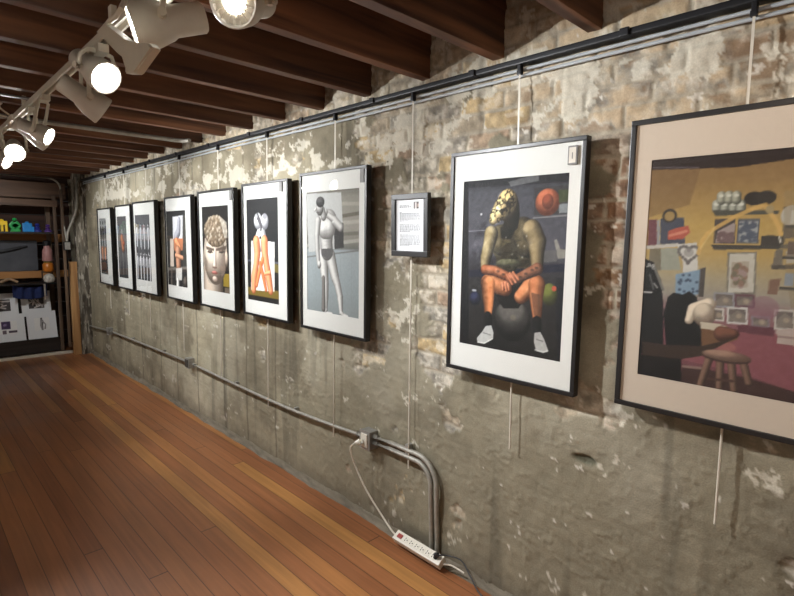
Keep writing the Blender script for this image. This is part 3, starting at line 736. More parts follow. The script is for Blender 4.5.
    # pink table, dark foot
    c.poly([(0.584, 0.729), (0.751, 0.728), (0.755, 0.767), (0.845, 0.769), (1, .74), (1, .97), (0.858, 0.947), (0.635, 0.914), (0.281, 0.891), (0.476, 0.792)], (152, 80, 90)); c.poly([(0.557, 0.708), (0.734, 0.705), (0.738, 0.739), (0.560, 0.738)], (110, 58, 70))
    c.poly([(0.276, 0.914), (0.396, 0.915), (0.636, 0.924), (0.858, 0.947), (1, .98), (1, 1), (.3, 1), (0.278, 0.998)], (74, 46, 42)); c.line([(0.284, 0.921), (0.398, 0.915)], .02, (150, 120, 110))
    # blue patterned chair back
    c.poly([(0.200, 0.514), (0.344, 0.487), (0.335, 0.596), (0.246, 0.612), (0.207, 0.615)], (128, 158, 184)); c.poly([(0.337, 0.484), (0.366, 0.477), (0.366, 0.605), (0.336, 0.606)], (84, 76, 72))
    for k in range(16): c.ell(d9(162 + 80 * R.rand(), 60 + 70 * R.rand()), .010, .010, (66, 84, 112))
    # black coats on the bench
    c.poly([(0, .52), (-0.010, 0.445), (0.062, 0.465), (0.115, 0.542), (0.140, 0.653), (0.160, 0.855), (0, .90)], (24, 24, 28)); c.poly([(0.164, 0.617), (0.194, 0.596), (0.252, 0.601), (0.286, 0.584), (0.330, 0.607), (0.359, 0.691), (0.383, 0.764), (0.379, 0.819), (0.173, 0.836), (0.145, 0.697)], (20, 20, 24))
    c.line([(0.063, 0.477), (0.131, 0.586)], .02, (120, 116, 110)); c.line([(0.044, 0.522), (0.073, 0.587)], .015, (90, 90, 92)); c.line([(0.074, 0.561), (0.095, 0.579)], .014, (150, 148, 146)); c.line([(0.013, 0.604), (0.063, 0.603)], .014, (200, 198, 196))
    w = (214, 212, 208)      # LOVE on the black bag
    for s_ in ([(28,8),(26,24),(36,27)], [(40,14),(37,20),(40,27),(45,22),(43,15),(40,14)], [(47,16),(49,29),(55,19)], [(64,22),(58,22),(55,35),(62,36)], [(57,28),(62,29)]): c.line([d9(*p) for p in s_], .008, w)
    # pale sleeve and hand
    c.limb([((0.296, 0.713), .025), ((0.321, 0.661), .04), ((0.400, 0.634), .04)], (206, 190, 168), (150, 130, 110)); c.ell((0.378, 0.681), .065, .075, (190, 174, 152), (120, 100, 84), .9)
    c.poly([(0.364, 0.717), (0.501, 0.719), (0.561, 0.747), (0.564, 0.769), (0.381, 0.843)], (128, 86, 54)); c.poly([(0.361, 0.714), (0.468, 0.714), (0.508, 0.723), (0.484, 0.744), (0.364, 0.742)], (206, 192, 168)); c.limb([((0.485, 0.754), .05), ((0.542, 0.748), .03)], (120, 70, 50), (60, 34, 28)); c.ell((0.504, 0.807), .06, .03, (190, 120, 100), None, .5)
    # bench and stool
    c.poly([(0.027, 0.835), (0.173, 0.836), (0.372, 0.820), (0.551, 0.766), (0.377, 0.863), (0.274, 0.889), (0.033, 0.902)], (64, 46, 36)); c.poly([(0, .86), (0.033, 0.899), (0.270, 0.889), (0.280, 0.996), (0, 1)], (24, 20, 22))
    for (p, q) in (((0.425, 0.868), (0.387, 0.993)), ((0.485, 0.871), (0.491, 0.988)), ((0.542, 0.866), (0.568, 0.987)), ((0.598, 0.852), (0.639, 0.945))): c.limb([(p, .024), (q, .021)], (124, 92, 74), (54, 36, 30))
    c.line([(0.427, 0.957), (0.558, 0.948)], .02, (90, 60, 50)); c.ell((0.511, 0.853), .135, .035, (70, 46, 38)); c.ell((0.511, 0.846), .135, .034, (146, 112, 94), (104, 76, 62))
    c.noise(8, 50, 720)
    im = c.done(); g = im.mean(2, keepdims=True)
    im = .86 * (g + .78 * (im - g)) + 10; return 255 * (np.clip(im, 0, 255) / 255) ** 1.12  # greyed to paint the haze of room reflections into the print

def art_standing():
    c = Canvas(110, 1.4322, (150, 154, 156))
    c.vgrad([(0, (120, 116, 106)), (.06, (150, 146, 136)), (.3, (160, 155, 146)), (.40, (140, 136, 126)), (.46, (112, 112, 108)), (.48, (168, 176, 180)), (.8, (160, 170, 174)), (1, (150, 158, 160))])
    for k, (y0, y1, cc) in enumerate(((120,150,(176,170,158)), (165,185,(110,104,92)), (190,215,(182,176,166)), (232,258,(120,116,106)), (262,285,(176,172,164)))):
        c.line([e7(20,y0 + 20), e7(120,y0 + 18), e7(160,y0 + 8), e7(220,y1 - 22)], .045, cc)
    c.line([(-0.038, 0.548), (0.997, 0.472)], .02, (120, 122, 120))
    for x in (60, 150, 190): c.line([e7(x,330), e7(x,540)], .008, (146, 154, 158))
    c.poly([(-0.006, 0.017), (0.672, 0.028), (0.722, 0.455), (0.044, 0.503)], (204, 204, 203))
    c.poly([(0.538, 0.244), (0.712, 0.266), (0.722, 0.455), (0.553, 0.469)], (60, 58, 58))
    lt, dk = (214, 212, 210), (84, 80, 78)
    # legs
    c.limb([((0.327, 0.528), .10), ((0.364, 0.694), .075), ((0.380, 0.749), .062), ((0.379, 0.861), .058), ((0.379, 0.978), .036)], lt, dk)
    c.limb([((0.470, 0.525), .095), ((0.563, 0.696), .075), ((0.604, 0.749), .06), ((0.654, 0.844), .055), ((0.675, 0.973), .034)], lt, dk)
    c.limb([((0.384, 0.973), .036), ((0.341, 1.004), .036), ((0.501, 1.000), .030)], lt, dk); c.limb([((0.675, 0.973), .034), ((0.715, 0.992), .034), ((0.794, 0.998), .026)], lt, dk)
    c.limb([((0.342, 0.706), .03), ((0.341, 0.965), .04)], (120, 114, 110), (64, 60, 58))
    # plain dark trunks, torso
    c.limb([((0.398, 0.340), .135), ((0.397, 0.417), .115), ((0.407, 0.482), .12)], (196, 194, 192), (90, 86, 84))
    c.limb([((0.356, 0.253), .15), ((0.450, 0.254), .15)], (204, 202, 200), (96, 92, 90)); c.limb([((0.366, 0.303), .13), ((0.440, 0.303), .13)], (208, 206, 204), (110, 106, 104))
    c.poly([(0.301, 0.471), (0.512, 0.463), (0.522, 0.519), (0.418, 0.548), (0.311, 0.528)], (96, 94, 94))
    # arms
    c.limb([((0.237, 0.245), .06), ((0.214, 0.363), .05), ((0.224, 0.486), .046), ((0.245, 0.586), .036)], (190, 188, 186), dk); c.ell((0.256, 0.602), .04, .05, (200, 198, 196), dk)
    c.limb([((0.553, 0.248), .062), ((0.663, 0.298), .055), ((0.563, 0.244), .046), ((0.398, 0.188), .040)], (206, 204, 202), dk); c.ell((0.377, 0.177), .05, .05, (196, 194, 192), dk)
    # head turned to the left
    c.limb([((0.345, 0.209), .055), ((0.324, 0.165), .055)], (170, 168, 166), dk); c.ell((0.271, 0.136), .075, .10, (196, 194, 192), (70, 68, 66)); c.ell((0.282, 0.092), .085, .065, (74, 72, 72), (40, 38, 38)); c.limb([((0.195, 0.141), .015), ((0.178, 0.156), .018)], (206, 204, 202), dk); c.line([(0.205, 0.174), (0.260, 0.175)], .012, (80, 74, 72))
    for k in range(5): c.line([e7(88 + 1 * k,228 + 13 * k), e7(110,226 + 13 * k)], .008, (130, 126, 124), .5)
    c.line([(0.398, 0.286), (0.402, 0.449)], .008, (140, 136, 134), .6)
    c.noise(9, 60, 740)
    return c.done() * .9

def art_legs():
    c = Canvas(90, 1.6807, (34, 34, 36))
    c.vgrad([(0, (36, 36, 38)), (.6, (30, 30, 33)), (.74, (28, 26, 26)), (1, (34, 32, 30))])
    c.poly([(-0.008, 0.869), (1.006, 0.864), (1.002, 0.945), (-0.013, 0.943)], (120, 100, 40)); c.poly([(0.714, 0.604), (1.015, 0.623), (1.012, 0.703), (0.754, 0.685)], (150, 130, 60), .7)
    c.poly([(0.010, 0.593), (1.016, 0.597), (1.015, 0.615), (0.009, 0.613)], (110, 112, 130), .7)
    c.poly([(0.140, 0.408), (0.870, 0.413), (0.851, 0.877), (0.109, 0.896)], (222, 220, 218))
    w, wd_ = (224, 224, 226), (120, 120, 126)
    c.limb([((0.477, 0.293), .11), ((0.453, 0.394), .20)], w, wd_); c.poly([(0.285, 0.395), (0.459, 0.293), (0.617, 0.393)], (210, 210, 212), .6)
    c.ell((0.370, 0.218), .13, .135, w, wd_); c.ell((0.580, 0.225), .12, .13, (206, 206, 210), (100, 100, 106))
    c.limb([((0.354, 0.168), .05), ((0.478, 0.265), .03), ((0.458, 0.301), .03)], (86, 84, 90), (50, 50, 54)); c.ell((0.583, 0.176), .07, .05, (150, 150, 156)); c.ell((0.317, 0.173), .05, .04, (176, 176, 180)); c.ell((0.436, 0.375), .03, .03, (30, 30, 34))
    o, od = (222, 146, 106), (150, 78, 46)
    c.limb([((0.312, 0.418), .11), ((0.334, 0.529), .10), ((0.289, 0.643), .085), ((0.225, 0.759), .10), ((0.198, 0.886), .075)], o, od)
    c.limb([((0.562, 0.415), .11), ((0.574, 0.525), .10), ((0.623, 0.634), .09), ((0.671, 0.742), .10), ((0.737, 0.872), .075)], o, od)
    c.limb([((0.498, 0.582), .05), ((0.379, 0.725), .05), ((0.297, 0.841), .04)], (224, 128, 80), od); c.limb([((0.422, 0.625), .045), ((0.526, 0.762), .05), ((0.593, 0.873), .04)], (214, 118, 72), od)
    c.limb([((0.564, 0.719), .03), ((0.709, 0.703), .04)], (240, 160, 116), od)
    c.noise(5, 60, 750)
    return c.done()

def art_face():
    c = Canvas(90, 1.4559, (30, 27, 26))
    c.vgrad([(0, (34, 31, 31)), (1, (28, 24, 22))])
    c.poly([(0.768, 0.776), (1.015, 0.766), (1.004, 0.919), (0.756, 0.918)], (150, 126, 44)); c.poly([(0.800, 0.930), (1.003, 0.933), (0.997, 1.008), (0.794, 1.015)], (110, 96, 84))
    lt, dk = (206, 194, 180), (84, 72, 62)
    c.limb([((0.378, 0.777), .36), ((0.372, 1.069), .38)], (186, 170, 156), (80, 68, 60))
    c.poly([(0.104, 0.375), (0.888, 0.370), (0.924, 0.590), (0.765, 0.804), (0.499, 0.916), (0.212, 0.901), (0.046, 0.760), (0.026, 0.553)], (186, 172, 158))
    c.ell((0.468, 0.615), .42, .44, (206, 192, 178), (96, 82, 72)); c.ell((-0.022, 0.628), .06, .13, (200, 176, 160), dk); c.ell((0.887, 0.605), .06, .14, (206, 186, 170), dk)
    # curls
    R = np.random.RandomState(9)
    c.ell((0.515, 0.294), .43, .27, (150, 134, 116), (74, 60, 48))
    for k in range(150):
        a = 2 * math.pi * R.rand(); r = R.rand() ** .5; p = (0.515, 0.294)
        q = (p[0] + .42 * r * math.cos(a), p[1] + .25 * r * math.sin(a) / c.a)
        c.ell(q, .045, .04, ((206, 194, 178), (150, 132, 112), (112, 94, 76))[k % 3], (104, 88, 70), .6)
    c.poly([(0.658, 0.121), (0.919, 0.193), (0.940, 0.370), (0.835, 0.371), (0.739, 0.233)], (232, 226, 216), .55)
    # brow, eyes, nose, mouth
    c.poly([(0.134, 0.469), (0.422, 0.493), (0.591, 0.485), (0.899, 0.453), (0.878, 0.497), (0.588, 0.519), (0.420, 0.522), (0.150, 0.509)], (84, 70, 60), .85)
    c.ell((0.285, 0.530), .09, .035, (104, 90, 80), (60, 50, 44)); c.ell((0.716, 0.522), .09, .035, (104, 90, 80), (60, 50, 44)); c.line([(0.187, 0.538), (0.399, 0.539)], .02, (66, 54, 48)); c.line([(0.624, 0.535), (0.823, 0.526)], .02, (66, 54, 48))
    c.limb([((0.488, 0.501), .045), ((0.468, 0.615), .05), ((0.453, 0.688), .07)], (216, 200, 188), (128, 108, 96)); c.line([(0.374, 0.713), (0.535, 0.714)], .025, (110, 84, 74))
    c.ell((0.445, 0.774), .12, .032, (186, 116, 108), (130, 76, 70)); c.line([(0.311, 0.782), (0.576, 0.775)], .014, (112, 62, 58)); c.ell((0.448, 0.847), .10, .05, (202, 184, 172), (150, 130, 118)); c.poly([(0.074, 0.581), (0.178, 0.638), (0.164, 0.785), (0.066, 0.759)], (110, 96, 84), .5); c.poly([(0.692, 0.596), (0.873, 0.563), (0.814, 0.760), (0.692, 0.822)], (150, 132, 120), .5)
    c.noise(8, 40, 760)
    return c.done()

def art_column():
    c = Canvas(70, 1.5321, (40, 38, 38))
    c.vgrad([(0, (34, 34, 34)), (.5, (48, 46, 44)), (1, (40, 38, 38))])
    c.poly([(-0.003, -0.000), (1.068, -0.012), (1.063, 0.025), (-0.010, 0.049)], (26, 26, 26)); c.poly([(0.843, 0.077), (1.080, 0.074), (1.023, 0.732), (0.781, 0.740)], (66, 64, 60)); c.poly([(-0.078, 0.768), (1.025, 0.716), (1.021, 0.748), (-0.084, 0.809)], (110, 108, 104))
    c.poly([(0.341, 0.086), (0.843, 0.071), (0.805, 0.365), (0.326, 0.378)], (216, 216, 222)); c.limb([((0.663, 0.138), .08), ((0.619, 0.280), .10), ((0.485, 0.344), .10)], (150, 150, 160), (86, 86, 96))
    c.poly([(0.170, 0.369), (0.353, 0.368), (0.327, 0.738), (0.142, 0.744)], (206, 190, 176)); c.poly([(0.353, 0.368), (0.830, 0.365), (0.786, 0.517), (0.382, 0.530)], (190, 120, 84)); c.limb([((0.501, 0.409), .09), ((0.642, 0.487), .09)], (222, 150, 108), (120, 66, 40))
    c.limb([((0.560, 0.537), .13), ((0.561, 0.715), .12)], (176, 130, 104), (84, 52, 38)); c.limb([((0.451, 0.588), .05), ((0.773, 0.613), .05)], (206, 152, 120), (110, 70, 50))
    c.poly([(0.428, 0.758), (0.732, 0.742), (0.711, 0.903), (0.405, 0.923)], (206, 202, 198)); c.limb([((0.509, 0.912), .06), ((0.498, 0.995), .08)], (210, 208, 206), (120, 116, 112)); c.limb([((0.214, 0.798), .05), ((0.184, 1.010), .05)], (92, 84, 78), (46, 40, 38)); c.ell((0.879, 0.928), .10, .12, (84, 76, 70), (40, 36, 34))
    c.noise(10, 50, 770)
    return c.done()

def group_art(w, a, bg, rows, seed, lt, dk, warm=None):
    c = Canvas(w, a, bg); R = np.random.RandomState(seed)
    c.vgrad([(0, tuple(.8 * np.array(bg))), (.3, bg), (1, tuple(.55 * np.array(bg)))])
    for (v0, hgt, n, tone) in rows:
        for k in range(n):
            x = (k + .5) / n + (R.rand() - .5) * .04; y = v0 + (R.rand() - .5) * .02; r = .36 / n
            L = np.array(lt) * tone * (.85 + .3 * R.rand())
            if warm is not None and k % 2: L = np.array(warm) * tone
            D = np.array(dk)
            c.limb([((x, y + hgt * .20), r * .78), ((x, y + hgt * .5), r * .55), ((x - r * .2, y + hgt), r * .40)], L, D)
            c.limb([((x - r * .9, y + hgt * .22), r * .32), ((x - r * 1.1, y + hgt * .5), r * .28)], L * .9, D); c.limb([((x + r * .9, y + hgt * .22), r * .32), ((x + r * 1.0, y + hgt * .5), r * .28)], L * .9, D)
            c.ell((x, y + hgt * .05), r * .52, r * .62, L * 1.15, D); c.ell((x + r * .1, y + hgt * .015), r * .5, r * .34, D * .8)
    c.noise(12, 40, 780 + seed)
    return c

def art_group():
    return group_art(70, 1.5637, (104, 104, 108), ((.14, .46, 4, 1.0), (.50, .16, 5, .35), (.58, .40, 5, 1.05)), 2, (196, 196, 200), (70, 68, 70)).done()
def art_grey():
    c = group_art(50, 2.1420, (98, 98, 98), ((.14, .46, 3, .75), (.52, .42, 3, .62)), 3, (150, 148, 148), (70, 70, 70))
    c.limb([((.45, .36), .16), ((.55, .52), .16)], (156, 100, 70), (80, 60, 50), .9); c.ell((.62, .44), .12, .10, (150, 80, 56), (90, 50, 40), .9)
    return c.done()
def art_three():
    c = group_art(50, 2.4022, (176, 178, 178), ((.06, .60, 3, .45),), 4, (150, 146, 142), (40, 38, 38))
    c.rect((0, .50), (1, .64), (150, 108, 84), .55); c.rect((0, .72), (1, 1), (46, 44, 46), .85); c.limb([((.3, .55), .09), ((.32, .72), .08)], (196, 140, 104), (110, 70, 50)); c.limb([((.72, .55), .09), ((.70, .72), .08)], (196, 140, 104), (110, 70, 50))
    return c.done()

def art_sheet():
    c = Canvas(110, (.290 - .048) / (.236 - .048), (232, 235, 238)); R = np.random.RandomState(6)
    c.rect((.62, .06), (.79, .19), (96, 92, 92)); c.rect((.66, .07), (.72, .19), (200, 196, 192)); c.rect((.74, .10), (.79, .16), (170, 150, 140))
    def words(v, u0, u1, g):
        u = u0
        while u < u1 - .02:
            L = .025 + .06 * R.rand(); c.rect((u, v), (min(u + L, u1), v + .012), np.array(g) * .72); u += L + .016
    words(.12, .14, .46, (120, 124, 130)); words(.145, .14, .56, (150, 153, 158))
    for (v0, v1) in ((.245, .43), (.475, .63), (.675, .90)):
        words(v0, .14, .24 if v0 < .3 else .80, (140, 144, 150))
        v = v0 + .024
        while v < v1: words(v, .14, .84 if v + .03 < v1 else .5, (150, 153, 158)); v += .023
    return c.done()

def art_small(seed, dark):
    c = Canvas(44, .8, (232, 232, 230)); R = np.random.RandomState(seed)
    if dark == 1:
        c.rect((0, 0), (1, 1), (70, 66, 66))
        for k in range(9): c.limb([((R.rand(), R.rand()), .07), ((R.rand(), R.rand()), .05)], (176, 170, 166), (60, 56, 56))
    elif dark == 2:
        c.rect((.12, .05), (.62, .62), (74, 60, 90)); c.rect((.16, .7), (.38, .98), (110, 96, 104)); c.rect((.5, .74), (.98, .92), (90, 78, 90)); c.ell((.35, .35), .15, .12, (116, 100, 130), (60, 50, 76))
    else:
        c.limb([((.46, .12), .06), ((.5, .3), .11), ((.46, .6), .10), ((.5, .95), .06)], (130, 128, 128), (60, 58, 58)); c.limb([((.55, .3), .05), ((.72, .55), .04), ((.66, .85), .06)], (150, 146, 146), (80, 78, 78)); c.ell((.48, .06), .07, .06, (90, 86, 86), (50, 48, 48))
    c.noise(10, 40, 800 + seed)
    return c.done()


# ------------------------------------------------------------------ framed pictures
FRAME_X, FRAME_D = -.080, .034          # front plane of the frames, depth of the moulding
def ring(bm, w, hh, bw, x0, x1, bev=.0025):
    """rectangular moulding of bar width bw between depths x0 (front) and x1 (back)"""
    c = (x0 + x1) / 2; d = abs(x1 - x0)
    box(bm, (c, 0, hh / 2 - bw / 2), (d, w, bw), bevel=bev)
    box(bm, (c, 0, -hh / 2 + bw / 2), (d, w, bw), bevel=bev)
    box(bm, (c, w / 2 - bw / 2, 0), (d, bw, hh - 2 * bw), bevel=bev)
    box(bm, (c, -w / 2 + bw / 2, 0), (d, bw, hh - 2 * bw), bevel=bev)

def framed_picture(label, yl, yr, zt, zb, win, im, bw=.016, title=None, board='mat_board'):
    w, hh = yl - yr, zt - zb
    t = thing('framed_picture', label, 'picture', (FRAME_X, (yl + yr) / 2, (zt + zb) / 2), 'framed prints along the brick wall')
    bm = BM(); ring(bm, w, hh, bw, 0, FRAME_D); obj('frame', bm, M['black_frame'], t)
    bm = BM(); box(bm, (FRAME_D - .004, 0, 0), (.004, w - .012, hh - .012)); obj('backing_board', bm, M['black_frame'], t)
    # mat board with its window
    wl, wr, wt, wb = win[0], win[1], win[2], win[3]          # y of left/right edge, z of top/bottom
    cy, cz = (yl + yr) / 2, (zt + zb) / 2
    a0, a1, b0, b1 = wl - cy, wr - cy, wt - cz, wb - cz
    W2, H2 = w / 2 - .008, hh / 2 - .008
    bm = BM(); x0 = .0085
    def quad(y0, y1, z0, z1):
        box(bm, (x0 + .001, (y0 + y1) / 2, (z0 + z1) / 2), (.002, abs(y1 - y0), abs(z1 - z0)))
    quad(W2, -W2, H2, b0); quad(W2, -W2, b1, -H2); quad(W2, a0, b0, b1); quad(a1, -W2, b0, b1)
    obj('mat_board', bm, M[board], t)
    p = flat_print('print', im, wl - wr + .006, wt - wb + .006, t, x0 + .0024)
    p.location = (0, (wl + wr) / 2 - cy, (wt + wb) / 2 - cz)
    bm = BM(); box(bm, (.0055, 0, 0), (.002, w - 2 * bw + .004, hh - 2 * bw + .004)); obj('glass', bm, M['glass'], t)
    if title:
        ty, tz, tw, th, k = title
        bm = BM(); box(bm, (.0015, ty - cy, tz - cz), (.006, tw, th), bevel=.001)
        tg = obj('title_tag', bm, M['tag_grey'], t)
        if k:
            bm = BM(); box(bm, (-.0018, ty - cy, tz - cz), (.0012, tw * .72, th * .82)); g = obj('tag_face', bm, M['tag_white'], tg)
            bm = BM(); box(bm, (-.0026, ty - cy, tz - cz - .002), (.0006, tw * .1, th * .34)); obj('tag_print', bm, M['tag_grey'], tg)
    return t

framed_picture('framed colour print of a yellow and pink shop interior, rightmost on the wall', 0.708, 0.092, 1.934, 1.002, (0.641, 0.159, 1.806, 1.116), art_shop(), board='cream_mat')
framed_picture('framed print of a bearded man seated on a ball in trainers', 1.458, 0.855, 1.911, 0.986, (1.392, 0.918, 1.790, 1.105), art_seated(), title=(0.905, 1.848, 0.035, 0.065, 1))
framed_picture('framed grey print of a pale standing figure beside the small text sheet', 2.605, 2.006, 1.916, 1.012, (2.545, 2.072, 1.805, 1.126), art_standing(), title=(2.041, 1.863, 0.029, 0.067, 0))
framed_picture('framed black print of two white heads back to back over orange legs', 3.310, 2.735, 1.900, 1.014, (3.256, 2.857, 1.795, 1.120), art_legs(), title=(2.809, 1.854, 0.033, 0.059, 0))
framed_picture('framed print of one large stone face with curly hair on black', 4.022, 3.425, 1.888, 1.000, (3.963, 3.526, 1.770, 1.132), art_face(), title=(3.465, 1.837, 0.033, 0.071, 0))
framed_picture('framed dark print of a stacked white and orange figure column', 4.715, 4.145, 1.876, 0.995, (4.693, 4.278, 1.756, 1.117), art_column())
framed_picture('framed print of a crowd of white statue figures in two tiers', 5.555, 4.945, 1.868, 0.985, (5.506, 5.105, 1.741, 1.112), art_group())
framed_picture('narrow framed grey print with an orange centre, second farthest along the wall', 6.120, 5.620, 1.855, 0.980, (6.076, 5.779, 1.739, 1.096), art_grey())
framed_picture('narrow framed print of three standing figures, farthest along the wall', 6.790, 6.270, 1.842, 0.980, (6.738, 6.478, 1.730, 1.096), art_three())


# information sheet in a black frame
w, hh = .236, .290
t = thing('framed_notice', 'small black framed text sheet hanging between the standing and seated figure pictures', 'notice', (-.082, 1.703, 1.611), None)
t.rotation_euler = (0, math.radians(-1.2), 0)
bm = BM(); ring(bm, w, hh, .026, 0, .024); obj('frame', bm, M['black_frame'], t)
bm = BM(); box(bm, (.021, 0, 0), (.003, w - .01, hh - .01)); obj('backing_board', bm, M['black_frame'], t)
p = flat_print('text_sheet', art_sheet(), w - .048, hh - .048, t, .010)

# ------------------------------------------------------------------ rods the pictures hang from
def rod(y, ztop, zbot, lean, label):
    t = thing('hanging_rod', label, 'hanging rod', (-.040, y, ztop), 'white picture hanging rods')
    bm = BM(); tube(bm, [(0, 0, .0), (0, lean * .5, (zbot - ztop) * .5), (0, lean, zbot - ztop)], .0038, 8); obj('rod', bm, M['rod_white'], t, True)
    bm = BM(); box(bm, (.002, 0, .014), (.022, .014, .042), bevel=.003); box(bm, (-.002, 0, -.004), (.016, .018, .016), bevel=.003)
    obj('hook', bm, M['black_steel'], t)
for a in (
    (.405, 2.19, .684, -.014, 'white rod the pink shop interior picture hangs from'),
    (1.16, 2.19, .693, -.022, 'white rod the seated figure picture hangs from'),
    (1.728, 2.19, .412, -.010, 'long white rod the small text sheet hangs from'),
    (2.315, 2.19, .395, .015, 'white rod behind the standing figure picture'),
    (3.03, 2.19, .40, .03, 'white rod behind the picture of two white heads over orange legs'),
    (3.73, 2.19, .475, .03, 'white rod behind the large stone face picture'),
    (4.45, 2.19, .55, .02, 'white rod behind the white and orange column collage'),
    (5.25, 2.19, .62, .02, 'white rod behind the picture of a white figure group'),
    (5.90, 2.19, .70, .0, 'white rod behind the grey picture with an orange centre'),
    (6.55, 2.19, .70, .0, 'white rod behind the far narrow three figure picture')):
    rod(*a)

# ------------------------------------------------------------------ conduit run, boxes and power strip at the foot of the wall
CX = -.034
path = [(-.13, 7.71, .36), (-.04, 7.70, .36)] + [(CX, y, z) for y, z in ((7.62, .362), (7.2, .385), (6.72, .414))]
bm = BM(); tube(bm, path, .0105, 10)
tag(obj('conduit', bm, M['old_conduit'], None, True), 'short conduit from the far corner to the farthest wall box', 'conduit')
def run(pts, label, n=10, r=.0105):
    bm = BM(); tube(bm, smooth_path(pts, 6), r, 10); t = obj('conduit', bm, M['old_conduit'], None, True); tag(t, label, 'conduit'); return t
def fit(t, pts, d=(0, 1, 0)):
    for p in pts:
        bm = BM(); q = Vector(p); dd = Vector(d).normalized() * .016
        tube(bm, [q - dd, q + dd], .015, 12); obj('coupling', bm, M['galvanised'], t, True)
t = run([(CX, 6.63, .418), (CX, 6.0, .432), (CX, 5.2, .446), (CX, 4.45, .458)], 'straight conduit between the two far wall boxes')
fit(t, [(CX, 6.59, .419), (CX, 4.46, .458)])
for y_, z_ in ((5.9, .434), (5.0, .449)):
    bm = BM(); box(bm, (-.016, y_, z_), (.036, .018, .036), bevel=.004); obj('strap', bm, M['galvanised'], t)
t = run([(CX, 4.30, .458), (CX, 3.6, .446), (CX, 2.9, .442), (CX, 2.4, .456), (CX, 2.075, .474)], 'long straight conduit into the wall outlet with the white cord')
fit(t, [(CX, 4.28, .458), (CX, 2.10, .473)])
def straps(t, ys_, zf):
    for y in ys_:
        bm = BM(); box(bm, (-.016, y, zf(y)), (.036, .018, .036), bevel=.004); obj('strap', bm, M['galvanised'], t)
fit0 = t
straps(t, (3.55, 2.75), lambda y: np.interp(y, (2.075, 2.4, 2.9, 3.6, 4.3), (.474, .456, .442, .446, .458)))
def down(y0, z0, yb, r, label):
    pts = [(CX, 1.985, z0), (CX, 1.85, z0 + .004)]
    c = (CX, yb + r, z0 + .004 - r)
    pts += arc(c, r, math.pi / 2, math.pi, 10, (0, 1, 0), (0, 0, 1))
    pts += [(CX + .004, yb, .28), (-.021, yb, .12), (-.019, yb, .03)]
    bm = BM(); tube(bm, pts, .0125, 10); t = obj('conduit', bm, M['old_conduit'], None, True); tag(t, label, 'conduit')
    fit(t, [(CX, 1.965, z0)]); return t
t = down(0, .497, 1.535, .13, 'outer of the two conduits curving down to the floor')
bm = BM(); box(bm, (-.02, 1.735, .505), (.04, .022, .05), bevel=.004); obj('strap', bm, M['galvanised'], t)
down(0, .462, 1.572, .10, 'inner of the two conduits curving down to the floor')

def wall_box(y, z, label, s=(.052, .072, .085)):
    t = thing('electrical_box', label, 'electrical box', (0, y, z), 'boxes on the wall conduit')
    bm = BM(); box(bm, (-s[0] / 2 - .004, 0, 0), s, bevel=.004); obj('box_body', bm, M['galvanised'], t)
    bm = BM(); box(bm, (-s[0] - .006, 0, 0), (.004, s[1] + .006, s[2] + .006), bevel=.0015); obj('cover_plate', bm, M['galvanised'], t)
    for dz in (.028, -.028):
        bm = BM(); lathe(bm, [(0, 0.0), (0, .004), (.002, .003), (.0022, 0.0)][1:] , (-s[0] - .008, 0, dz), (-1, 0, 0), 10); obj('screw', bm, M['galvanised'], t)
    return t
wall_box(6.675, .416, 'small round-cornered junction box on the conduit nearest the far corner', (.05, .08, .08))
t = wall_box(4.375, .460, 'metal wall box on the conduit below the stone face picture')
bm = BM(); box(bm, (-.063, 0, .0), (.01, .045, .065), bevel=.003); obj('outlet', bm, M['socket_dark'], t)
t = wall_box(2.025, .474, 'metal wall outlet box with the white plug in it', (.058, .076, .10))
bm = BM(); box(bm, (-.069, 0, .0), (.008, .05, .072), bevel=.003); obj('outlet', bm, M['plastic_white'], t)

# power strip lying along the foot of the wall
ps = thing('power_strip', 'white power strip with red switch lying at the foot of the wall', 'power strip', (-.070, 1.612, .046))
ps.rotation_euler = (0, math.radians(-28), 0)
bm = BM(); box(bm, (0, 0, 0), (.052, .31, .036), bevel=.006); obj('strip_body', bm, M['plastic_white'], ps)
bm = BM(); box(bm, (0, .118, .019), (.022, .030, .010), bevel=.003); obj('switch', bm, M['switch_red'], ps)
for k in range(6):
    bm = BM(); y = .075 - k * .036
    box(bm, (0, y, .0185), (.030, .026, .003), bevel=.001)
    so = obj('socket', bm, M['plastic_white'], ps)
    bm = BM()
    box(bm, (-.006, y + .005, .0205), (.008, .003, .0014)); box(bm, (.006, y + .005, .0205), (.008, .003, .0014)); box(bm, (0, y - .007, .0205), (.005, .005, .0014))
    obj('slots', bm, M['socket_dark'], so)
inv = Matrix.Translation(ps.location) @ ps.rotation_euler.to_matrix().to_4x4()
inv = inv.inverted()
cord = smooth_path([(-.078, 2.045, .462), (-.110, 2.06, .455), (-.120, 2.075, .42), (-.105, 2.05, .33), (-.09, 1.98, .22), (-.075, 1.88, .12), (-.076, 1.79, .062), (-.070, 1.762, .047)], 8)
bm = BM(); tube(bm, [inv @ p for p in cord], .0048, 8); obj('cord', bm, M['plastic_white'], ps, True)
bm = BM(); tube(bm, [inv @ Vector(p) for p in ((-.076, 2.03, .468), (-.088, 2.038, .466), (-.106, 2.055, .459))], [.016, .017, .008], 12); obj('plug', bm, M['plastic_white'], ps, True)
bm = BM(); box(bm, (.0, -.03, -.026), (.03, .05, .016), bevel=.003); obj('mounting_clip', bm, M['plastic_black'], ps)

